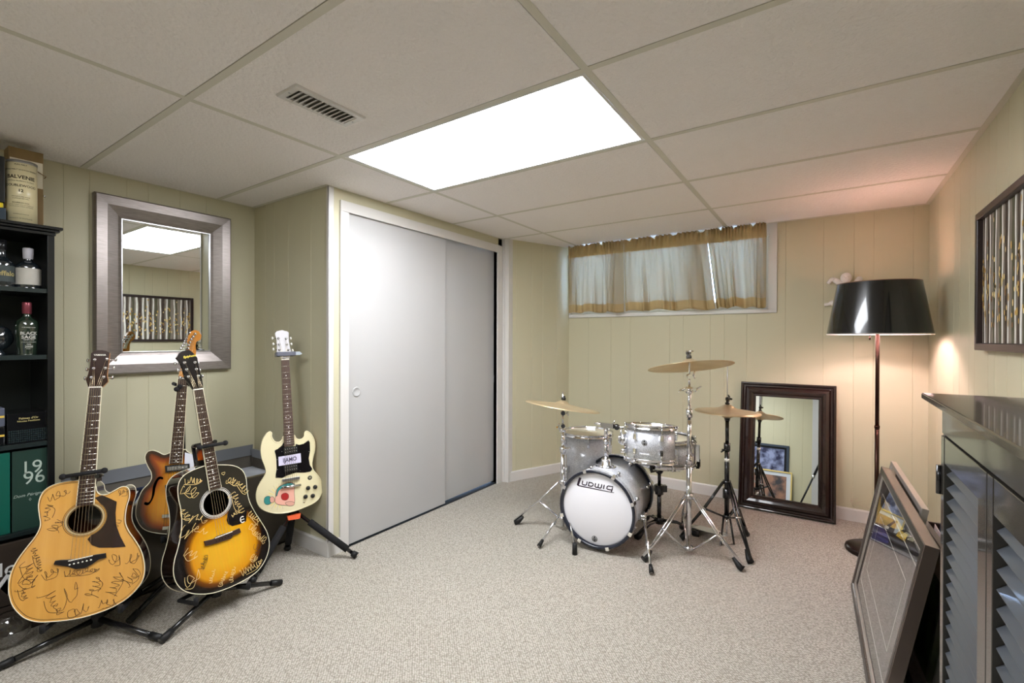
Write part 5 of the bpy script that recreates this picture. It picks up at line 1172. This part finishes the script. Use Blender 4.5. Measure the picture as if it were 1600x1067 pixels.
# floor lamp
LX, LY = .231, 3.27
t = thing('floor_lamp', 'black floor lamp with a wide tapered shade in the right corner', 'floor lamp', (LX, LY, 0))
part('base', MB().lathe([(.0001, 0), (.142, 0), (.145, .006), (.142, .020), (.13, .026), (.02, .030), (.0001, .030)], 56), mat('bronze_black', (38, 24, 20), .25, .5), t)
lp = mat('lamp_pole', (58, 36, 28), .25, .8)
part('pole', MB().tube([(0, 0, .028), (0, 0, .70)], .0105, 16).tube([(0, 0, .70), (0, 0, 1.33)], .0095, 16).tube([(0, 0, .695), (0, 0, .71)], .0125, 16), lp, t)
zb_, zt_ = 1.215, 1.50; rb, rt = .236, .188
diffuser_cloth = mat('diffuser_cloth', (150, 132, 116), .9)
nt = diffuser_cloth.node_tree; tr = nt.nodes.new('ShaderNodeBsdfTranslucent'); tr.inputs[0].default_value = (.9, .78, .68, 1); ms = nt.nodes.new('ShaderNodeMixShader'); ms.inputs[0].default_value = .62
nt.links.new(nt.nodes['Principled BSDF'].outputs[0], ms.inputs[1]); nt.links.new(tr.outputs[0], ms.inputs[2]); nt.links.new(ms.outputs[0], nt.nodes['Material Output'].inputs[0])
sh = part('shade', MB().lathe([(rb, zb_), (rt, zt_)], 72).lathe([(rt-.0015, zt_), (rb-.0015, zb_)], 72, 1), [mat('shade_black', (13, 13, 14), .22, coat=.6), mat('shade_lining', (240, 232, 226), .6)], t)
part('shade_rim', MB().lathe([(rb+.0008, zb_+.004), (rb+.0008, zb_-.001), (rb-.003, zb_-.001), (rb-.003, zb_+.004)], 72), white_trim, sh); part('shade_rim', MB().lathe([(rt+.0008, zt_-.003), (rt+.0008, zt_+.001), (rt-.003, zt_+.001), (rt-.003, zt_-.003)], 72), mat('shade_edge', (140, 110, 90), .5), sh)
mb = MB()
for k in range(3): a = 2*pi*k/3+.4; mb.tube([(0, 0, 1.31), (rb*.9*cos(a), rb*.9*sin(a), 1.30)], .002, 6)
part('shade_spider', mb, steel, t)
part('socket', MB().lathe([(.012, 1.30), (.012, 1.338), (.0001, 1.339)], 20).box((-.055, -.006, 1.325), (.055, .006, 1.335)), black_metal, t)
for sx in (-1, 1):
    part('bulb', MB().lathe(smooth_loop([(.009, 1.335), (.010, 1.345), (.019, 1.362), (.020, 1.372), (.016, 1.386), (.008, 1.392), (.0001, 1.393)], 4, False), 24, M=Matrix.Translation((sx*.045, 0, 0))), mat('glowing_bulb', (255, 240, 220), .4, emit=((255, 224, 232), BULB_E)), t)
part('pull_switch', MB().tube([(-.035, -.01, 1.30), (-.035, -.01, 1.19)], .0016, 6).tube([(-.035, -.01, 1.205), (-.035, -.01, 1.185)], .0042, 8), lp, t)
part('shade_diffuser', MB().lathe([(.0001, zt_-.02), (rt-.006, zt_-.02), (rt-.006, zt_-.017), (.0001, zt_-.017)], 64), diffuser_cloth, t)

# white climbing figure on the wall, behind the shade
plaster = mat('white_plaster', (226, 220, 216), .7, bump=(90, .001))
q = lambda x, y, d=.05: V3(ony(x, y, YB-d))
t = thing('wall_figurine', 'white climbing man figurine fixed to the back wall, partly hidden by the lamp shade', 'figurine', q(1318, 450, .001))
hd = q(1322, 434, .055)
def body_part(mb, pts, r): mb.tube(smooth_loop([tuple(p) for p in pts], 4, False), [r[min(int(i/4), len(r)-1)] for i in range((len(pts)-1)*4+1)], 12)
mb = MB(); mb.ball(hd, .031, 20, 14, sc=(1, .95, 1.1))
body_part(mb, [q(1325, 445, .045), q(1328, 460, .04), q(1328, 478, .04), q(1326, 492, .035)], [.02, .032, .03, .03])
body_part(mb, [q(1326, 452, .045), q(1313, 443, .05), q(1304, 437, .035)], [.022, .018, .014]); body_part(mb, [q(1304, 437, .035), q(1299, 437, .02), q(1294, 443, .012)], [.014, .012, .012])
body_part(mb, [q(1327, 452, .045), q(1338, 442, .05), q(1344, 434, .02)], [.022, .018, .012])
body_part(mb, [q(1326, 490, .04), q(1312, 482, .06), q(1302, 472, .04)], [.026, .02, .015]); body_part(mb, [q(1303, 472, .04), q(1296, 475, .025), q(1289, 476, .012)], [.015, .011, .011])
body_part(mb, [q(1328, 490, .04), q(1336, 503, .055), q(1334, 520, .02)], [.026, .02, .013])
part('figure', mb, plaster, t, world=True)
fc_ = MB(); fc_.ball(hd+V3((-.010, -.028, .006)), .004, 8, 6); fc_.ball(hd+V3((.010, -.028, .006)), .004, 8, 6); fc_.ball(hd+V3((0, -.032, -.004)), .005, 8, 6, sc=(.7, 1, 1.2)); part('face', fc_, plaster, t, world=True)

# white twig-like cable end above the baseboard
t = thing('cable', 'short pale loose cable sticking out of the wall above the baseboard', 'cable', q(1330, 786, .02)); mb = MB()
for a in (((1329, 783, .03), (1332, 788, .02), (1335, 793, .004)), ((1329, 783, .03), (1333, 776, .02)), ((1329, 783, .03), (1340, 778, .015)), ((1335, 786, .022), (1348, 790, .012), (1362, 796, .016)), ((1330, 783, .03), (1336, 787, .022), (1345, 784, .012))):
    mb.tube([q(*p) for p in a], .0018, 6)
part('cable_strands', mb, mat('pale_cable', (196, 182, 160), .5), t, world=True)

# louvred cabinet
gm = mat('cabinet_lacquer', (50, 47, 42), .22, coat=.5, noise=(2, (42, 40, 36)), stretch=(1, .4, 4))
cx0 = .215; cyf = 1.41; cyn = -.06; ct = onx(1437, 612, cx0-.032).z
t = thing('louvered_cabinet', 'dark grey cabinet with louvred doors against the right wall, cut off by the photo edge', 'cabinet', ((cx0+XR)/2, .7, 0))
part('cabinet_top', MB().box((cx0-.032, cyn-.02, ct-.014), (XR-.014, cyf+.030, ct)).box((cx0-.022, cyn-.012, ct-.020), (XR-.014, cyf+.021, ct-.014)).box((cx0-.010, cyn-.006, ct-.028), (XR-.014, cyf+.011, ct-.020)), gm, t, world=True, bevel=.0025)
zt2 = ct-.028
part('side_panel', MB().box((cx0+.002, cyf-.020, 0), (XR-.014, cyf, zt2)), gm, t, world=True, bevel=.0015); part('side_panel', MB().box((cx0+.002, cyn, 0), (XR-.014, cyn+.020, zt2)), gm, t, world=True, bevel=.0015)
part('back_panel', MB().box((XR-.024, cyn+.02, .05), (XR-.016, cyf-.02, zt2)), black_lacq, t, world=True)
part('top_rail', MB().box((cx0, cyn, zt2-.058), (cx0+.02, cyf, zt2)), gm, t, world=True, bevel=.0015); part('bottom_rail', MB().box((cx0, cyn, .0), (cx0+.02, cyf, .07)), gm, t, world=True, bevel=.0015)
part('interior', MB().box((cx0+.05, cyn+.02, .07), (cx0+.054, cyf-.02, zt2-.06)), dark_gap, t, world=True)
dw = .362; dh0, dh1 = .073, zt2-.061
for k in range(4):
    ya = cyf-.006-(k+1)*dw; yb_ = ya+dw-.004
    if k == 0: pass
    sw = .040 if k % 2 == 0 else .040
    D_ = part('door', MB().box((cx0-.003, ya, dh0), (cx0+.016, ya+.050, dh1)).box((cx0-.003, yb_-.030, dh0), (cx0+.016, yb_, dh1)).box((cx0-.002, ya+.05, dh1-.058), (cx0+.016, yb_-.03, dh1)).box((cx0-.002, ya+.05, dh0), (cx0+.016, yb_-.03, dh0+.06)), gm, t, world=True, bevel=.0015)
    mb = MB(); z = dh0+.075
    while z < dh1-.065:
        mb.box((-.0155, ya+.051, -.0035), (.0155, yb_-.031, .0035), M=Matrix.Translation((cx0+.015, 0, z)) @ Matrix.Rotation(radians(-40), 4, 'Y')); z += .030
    part('louvres', mb, mat('louvre_lacquer', (68, 72, 78), .28, coat=.4), D_, world=True, bevel=.001)
    if k % 2 == 0:
        for z in (dh1-.10, dh0+.12): part('hinge', MB().tube([(cx0-.006, yb_+.001, z-.032), (cx0-.006, yb_+.001, z+.032)], .0055, 10), black_metal, D_, world=True)

# long birch painting on the right wall
a = onx(1530, 335, XR-.02); b = onx(1530, 547, XR-.02); pw_, ph_ = 1.28, a.z-b.z
M = frm((XR-.002, a.y, b.z), (0, -1, 0), (0, 0, 1), (-1, 0, 0))
t = thing('birch_painting', 'long dark-framed painting of white birch trunks with gold leaves on the right wall', 'painting', M)
part('picture_frame', MB().frame(pw_, ph_, [(0, 0), (0, .028), (.002, .030), (.026, .030), (.028, .027), (.028, .012), (.028, 0)]), mat('dark_brown_frame', (48, 36, 34), .35), t, bevel=.001)
R = random.Random(4); cv = MB(); w0, w1, h0, h1 = .028, pw_-.028, .028, ph_-.028
cv.box((w0, h0, .004), (w1, h1, .012)); PM_ = [mat('canvas_grey', (112, 102, 92), .6, noise=(14, (150, 140, 128), .2), stretch=(6, .6, 1)), mat('bark_brown', (52, 40, 34), .6, noise=(30, (84, 70, 58))), mat('birch_white', (246, 245, 240), .5, noise=(60, (214, 212, 205), .2), stretch=(1, .3, 1)), mat('leaf_gold', (206, 168, 84), .35, .3), mat('leaf_pale', (226, 202, 140), .4), mat('moss_green', (84, 82, 62), .6), mat('leaf_brown', (136, 98, 58), .5)]
zz = .0124; x = w0+.012
while x < w1-.03:
    bw = R.uniform(.012, .030)                     # dark strip behind, then a trunk
    pts = [(x+R.uniform(-.003, .003), h0+(h1-h0)*i/8) for i in range(9)]
    cv.add([(p[0], p[1], zz) for p in pts]+[(p[0]+bw+R.uniform(-.004, .006), p[1], zz) for p in pts], [(i, 9+i, 10+i, i+1) for i in range(8)], R.choice([1, 1, 5]))
    tx = x+bw+R.uniform(.002, .010); tw = R.uniform(.010, .020)
    for i in range(12):
        y_a = h0+(h1-h0)*i/12; y_b = h0+(h1-h0)*(i+1)/12; o1 = sin(i*.9+tx*50)*.0024; o2 = sin((i+1)*.9+tx*50)*.0024
        cv.add([(tx+o1, y_a, zz+.0006), (tx+tw+o1, y_a, zz+.0006), (tx+tw+o2, y_b, zz+.0006), (tx+o2, y_b, zz+.0006)], [(0, 1, 2, 3)], 2)
    for _ in range(R.randint(7, 22)):
        lx, ly = x+bw/2+R.gauss(0, .014), h0+(h1-h0)*min(.95, max(.05, R.gauss(.45, .18))); lw, lh = R.uniform(.004, .0075), R.uniform(.008, .016); m_ = R.choice([3, 3, 4, 4, 6])
        cv.add([(lx+lw*cos(2*pi*j/8), ly+lh*sin(2*pi*j/8), zz+.0011) for j in range(8)], [tuple(range(8))], m_)
    x = tx+tw+R.uniform(.006, .036)
part('canvas', cv, PM_, t)

# stack of picture frames leaning on the right wall
def leaning(label, far_foot, near_foot, height, lean, prof, fm, depth=.03, face=None, group='framed pictures leaning against the right wall'):
    """frame standing on its long edge from far_foot to near_foot, leaning towards +x"""
    f, n = V3(far_foot), V3(near_foot); d = (n-f); w = d.length; d.normalize(); out_ = V3((d.y, -d.x, 0))          # points to the viewer's side (-x)
    if out_.x > 0: out_ = -out_
    up = Zv*cos(lean)-out_*sin(lean); nrm = out_*cos(lean)+Zv*sin(lean)
    M = frm(f+V3((0, 0, .001+depth*sin(lean)*0)), d, up, d.cross(up)); 
    t = thing('framed_picture', label, 'framed picture', M @ Matrix.Translation((0, .0, -depth+.0)) if 0 else M, group)
    part('picture_frame', MB().frame(w, height, [(0, -depth), (0, -.002), (.002, 0), (prof-.004, 0), (prof, -.004), (prof, -.012), (prof, -depth)]).frame(w, height, [(.003, .0004), (prof-.005, .0004)], 1, closed=False), [fm, face or fm], t)
    part('backing', MB().box((prof-.004, prof-.004, -depth), (w-prof+.004, height-prof+.004, -depth+.004)), mat('brown_backing', (120, 96, 70), .8), t)
    return t, M, w
pewter = mat('pewter_frame', (112, 100, 94), .26, .55, noise=(3, (92, 82, 76)), stretch=(6, 1, 1))
f0 = onz(1329, 918); n0 = onz(1365, 1148)
f0 = V3((f0.x, f0.y, .008)); n0.z = .008
t, M, w = leaning('largest framed picture in the stack, pewter frame around a yellow and black photo', f0, n0, .60, radians(10.8), .030, pewter, .034, mat('dark_pewter_face', (58, 52, 46), .3, .4))
Mi = M.inverted(); nn = (M.to_3x3() @ V3((0, 0, 1)))
def FP(x, y, dz=-.012): p = Mi @ onp(x, y, M @ V3((0, 0, dz)), nn); return (p.x, p.y)
part('inner_fillet', MB().frame(w-.06, .60-.06, [(0, -.012), (0, -.006), (.012, -.008), (.012, -.014)], M=Matrix.Translation((.03, .03, 0))), mat('silver_fillet', (176, 170, 160), .3, .5), t)
part('mat_board', MB().box((.03, .03, -.022), (w-.03, .57, -.019)), mat('grey_mat_board', (104, 100, 96), .8), t)
B6 = crop(1300, 680, .363); ar = MB()
z_ = -.0188
def fpoly(pts, m, z): ar.prism([FP(*B6(*p)) for p in pts], z_, z, m)
x0_, x1_ = .085, w-.20; yq0, yq1 = .30, .50
ar.box((.075, .08, z_), (w-.09, .51, z_+.0002), 3)
fpoly([(205,225),(228,232),(375,528),(168,440)], 0, z_+.0004)
fpoly([(200,262),(238,290),(300,405),(262,400),(225,385),(180,372)], 1, z_+.0006)
fpoly([(282,405),(318,425),(305,455),(268,430)], 1, z_+.0008)
fpoly([(205,262),(218,268),(222,300),(212,320),(205,300)], 0, z_+.0010); fpoly([(240,300),(262,320),(268,345),(250,345)], 0, z_+.0010)
fpoly([(172,382),(215,398),(240,440),(232,470),(165,440)], 2, z_+.0008); fpoly([(215,395),(262,365),(268,372),(228,402)], 0, z_+.0011)
fpoly([(225,385),(240,392),(236,402),(222,398)], 4, z_+.0013)
part('photo', ar, [mat('photo_black', (16, 18, 30), .4), mat('photo_yellow', (214, 180, 52), .4, noise=(30, (190, 150, 40))), mat('photo_blue', (52, 50, 120), .4), mat('photo_grey', (96, 92, 92), .5, noise=(40, (130, 126, 126))), plastic_white], t)
ln = MB(); ln.frame(w-.17, .41, [(0, -.0183), (0, -.0176), (.004, -.0176), (.004, -.0183)], M=Matrix.Translation((.085, .088, 0))); ln.frame(w-.34, .25, [(0, -.0183), (0, -.0176), (.003, -.0176), (.003, -.0183)], M=Matrix.Translation((.17, .168, 0)))
part('mat_line', ln, plastic_white, t)
part('glazing', MB().box((.031, .031, -.0125), (w-.031, .569, -.0105)), picture_glass, t)
# the ones behind it, each further right
ofs = lambda p, dx, dy=0: V3((p.x+dx, p.y+dy, p.z))
def simple(label, f, n, h, lean, prof, fm, photo, depth=.022, matc=(200, 196, 186), txt=None):
    f = V3(f); n = V3(n); t, M, w = leaning(label, f, n, h, radians(lean), prof, fm, depth)
    part('mat_board', MB().box((prof, prof, -.012), (w-prof, h-prof, -.009)), mat('mat_%d_%d_%d' % matc, matc, .8), t)
    part('photo', MB().box((w*.2, h*.22, -.0089), (w*.8, h*.8, -.0084)), photo, t)
    part('glazing', MB().box((prof, prof, -.007), (w-prof, h-prof, -.0055)), glass_mat, t); return t
gp = mat('gold_frame', (196, 170, 70), .28, .7); bp_ = mat('black_frame', (30, 26, 24), .35); ph = mat('photo_mix', (120, 128, 150), .5, noise=(18, (30, 34, 50), .15)); ph2 = mat('photo_green', (110, 160, 90), .5, noise=(16, (40, 60, 40), .15))
simple('silver-edged framed picture directly behind the large pewter frame, standing a little taller', (f0.x+.044, f0.y+.13, .008), (f0.x+.060, 2.12, .008), .605, 11, .022, mat('silver_frame', (176, 168, 160), .3, .6), ph, .02)
simple('black framed picture in the middle of the leaning stack', (f0.x+.105, f0.y-.12, .008), (.250, 1.70, .008), .50, 9, .024, bp_, ph2, .022)
simple('gold-edged framed picture low in the leaning stack near the cabinet', (.262, 2.20, .008), (.285, 1.50, .008), .30, 7, .020, gp, ph, .026)
simple('dark wooden framed picture behind the gold one in the leaning stack', (.314, 2.35, .008), (.332, 1.52, .008), .40, 6, .028, mat('walnut_frame', (74, 52, 40), .35), ph2, .026)
simple('thin black framed picture nearest the right wall in the stack', (.36, 2.55, .008), (.378, 1.60, .008), .44, 6, .018, bp_, ph, .022)

# low wooden tray of papers behind the frames
t = thing('magazine_crate', 'low dark wooden crate holding papers, between the frames and the right wall', 'crate', (.44, 2.72, 0))
mb = MB(); mb.box((.375, 2.60, 0), (XR-.015, 3.02, .012)); mb.box((.375, 2.60, 0), (.387, 3.02, .30)); mb.box((XR-.027, 2.60, 0), (XR-.015, 3.02, .30)); mb.box((.375, 2.60, 0), (XR-.015, 2.612, .30)); mb.box((.375, 3.008, 0), (XR-.015, 3.02, .30))
part('crate_body', mb, mat('dark_walnut', (58, 40, 36), .4), t, world=True, bevel=.002)
for k, (c, lb) in enumerate((((228, 226, 230), 'white sheet of paper leaning in the walnut crate'), ((52, 56, 84), 'dark blue magazine in the walnut crate'), ((206, 190, 190), 'pale pink magazine in the walnut crate'))):
    o = MB().box((0, 0, 0), (.002+.002*k, .26, .31), M=Matrix.Translation((.395+.024*k, 2.66+.03*k, .0125)) @ Matrix.Rotation(radians(5), 4, 'Y')).build('paper_sheet' if k == 0 else 'magazine', mat('paper_%d' % k, c, .6))
    tag(o, lb, 'paper' if k == 0 else 'magazine')

# ================================================================== BEHIND THE VIEWER (seen in the leaning mirror)
MM = frm((b0.x, Yb, .006), (1, 0, 0), (0, sin(tlt), cos(tlt)), (0, -cos(tlt), sin(tlt))); mn = V3((0, -cos(tlt), sin(tlt)))
def via(x, y, Y=YN+.03):
    p = onp(x, y, V3((0, Yb, .006)), mn); d = ray(x, y); d = d-mn*(2*d.dot(mn)); return p+d*((Y-p.y)/d.y)
def wall_pic(label, x0, z0, x1, z1, fm, prof, matc, photo, tilt=0., mw_=.05, depth=.022, cat='framed picture', y=YN+.0025):
    M = frm((x1, y, z0), (-1, 0, 0), (0, -sin(tilt), cos(tilt)), (0, cos(tilt), sin(tilt))); w = x1-x0; h = z1-z0
    if tilt: M = frm((x1, y+h*sin(tilt)+.0, z0), (-1, 0, 0), (0, -sin(tilt), cos(tilt)), (0, cos(tilt), sin(tilt)))
    t = thing('framed_picture', label, cat, M, 'framed pictures on and against the near wall')
    part('picture_frame', MB().frame(w, h, [(0, 0), (0, depth), (prof, depth), (prof, .006), (prof, 0)]), fm, t, bevel=.001)
    part('mat_board', MB().box((prof, prof, .004), (w-prof, h-prof, .007)), mat('mat_%d_%d_%d' % matc, matc, .8), t)
    part('photo', MB().box((prof+mw_, prof+mw_, .007), (w-prof-mw_, h-prof-mw_, .0076)), photo, t); return t
a = via(1233, 697); b = via(1237, 738); c = via(1188, 655); e = via(1180, 620)
gphoto = mat('photo_navy', (30, 34, 70), .4, noise=(10, (150, 160, 200), .12)); sepia = mat('photo_sepia', (190, 170, 130), .5, noise=(10, (120, 90, 60), .1))
w_ = 1.0
zt_ = a.z; xr = a.x
wall_pic('black framed concert photo with a pale inner line, propped against the near wall', xr-w_, max(.42, zt_-.52), xr, zt_, mat('slate_frame', (50, 62, 78), .4), .035, (16, 16, 20), gphoto, 0, .03)
zc_ = via(1237, 738, YN+.16).z; xr2 = via(1237, 738, YN+.16).x
wall_pic('gold framed picture with a white mat and dark photo, in front of the concert photo', xr2-.95, .012, xr2, zc_, mat('pale_gold_frame', (214, 190, 120), .35, .3), .02, (206, 212, 222), mat('photo_dark', (52, 50, 56), .4, noise=(8, (150, 110, 90), .1)), radians(6), .055, .02, y=YN+.03)
wall_pic('framed sepia drawing hanging on the near wall', c.x-.5, c.z, c.x, e.z+.35, mat('grey_wood_frame', (80, 82, 84), .4), .03, (226, 222, 212), sepia, 0, .06)
# white door standing ajar at the right of that wall
d0_ = via(1271, 640)
M = frm((d0_.x+.0, YN+.004, .012), (cos(radians(20)), sin(radians(20)), 0), (0, 0, 1), (sin(radians(20)), -cos(radians(20)), 0))
o = struct('door_3', MB().box((0, 0, 0), (.76, 1.95, .035), M=M @ Matrix.Translation((0, 0, -.035))), door_white, bevel=.002)
# tripod that carries the camera
tp = mat('tripod_black', (20, 20, 22), .35)
t = thing('camera_tripod', 'black camera tripod seen only as one leg in the leaning mirror', 'tripod', (0, 0, 0))
apex = V3((.05, -.06, 1.0))
for a in (160, 82, 262):
    f = V3((.05+.40*cos(radians(a)), -.06+.40*sin(radians(a)), .0)); d = f-apex
    L_ = part('leg', MB().tube([apex, apex+d*.52], .015, 12).tube([apex+d*.5, apex+d*.985], .011, 12), tp, t, world=True)
    part('leg_lock', MB().tube([apex+d*.49, apex+d*.53], .019, 12), chrome, L_, world=True); part('rubber_foot', MB().tube([apex+d*.96, V3((f.x, f.y, .012))], .013, 12), black_rubber, L_, world=True)
part('centre_column', MB().tube([apex-V3((0, 0, .2)), apex+V3((0, 0, .05))], .014, 12).tube([apex-V3((0, 0, .02)), apex+V3((0, 0, .03))], .03, 14), tp, t, world=True)
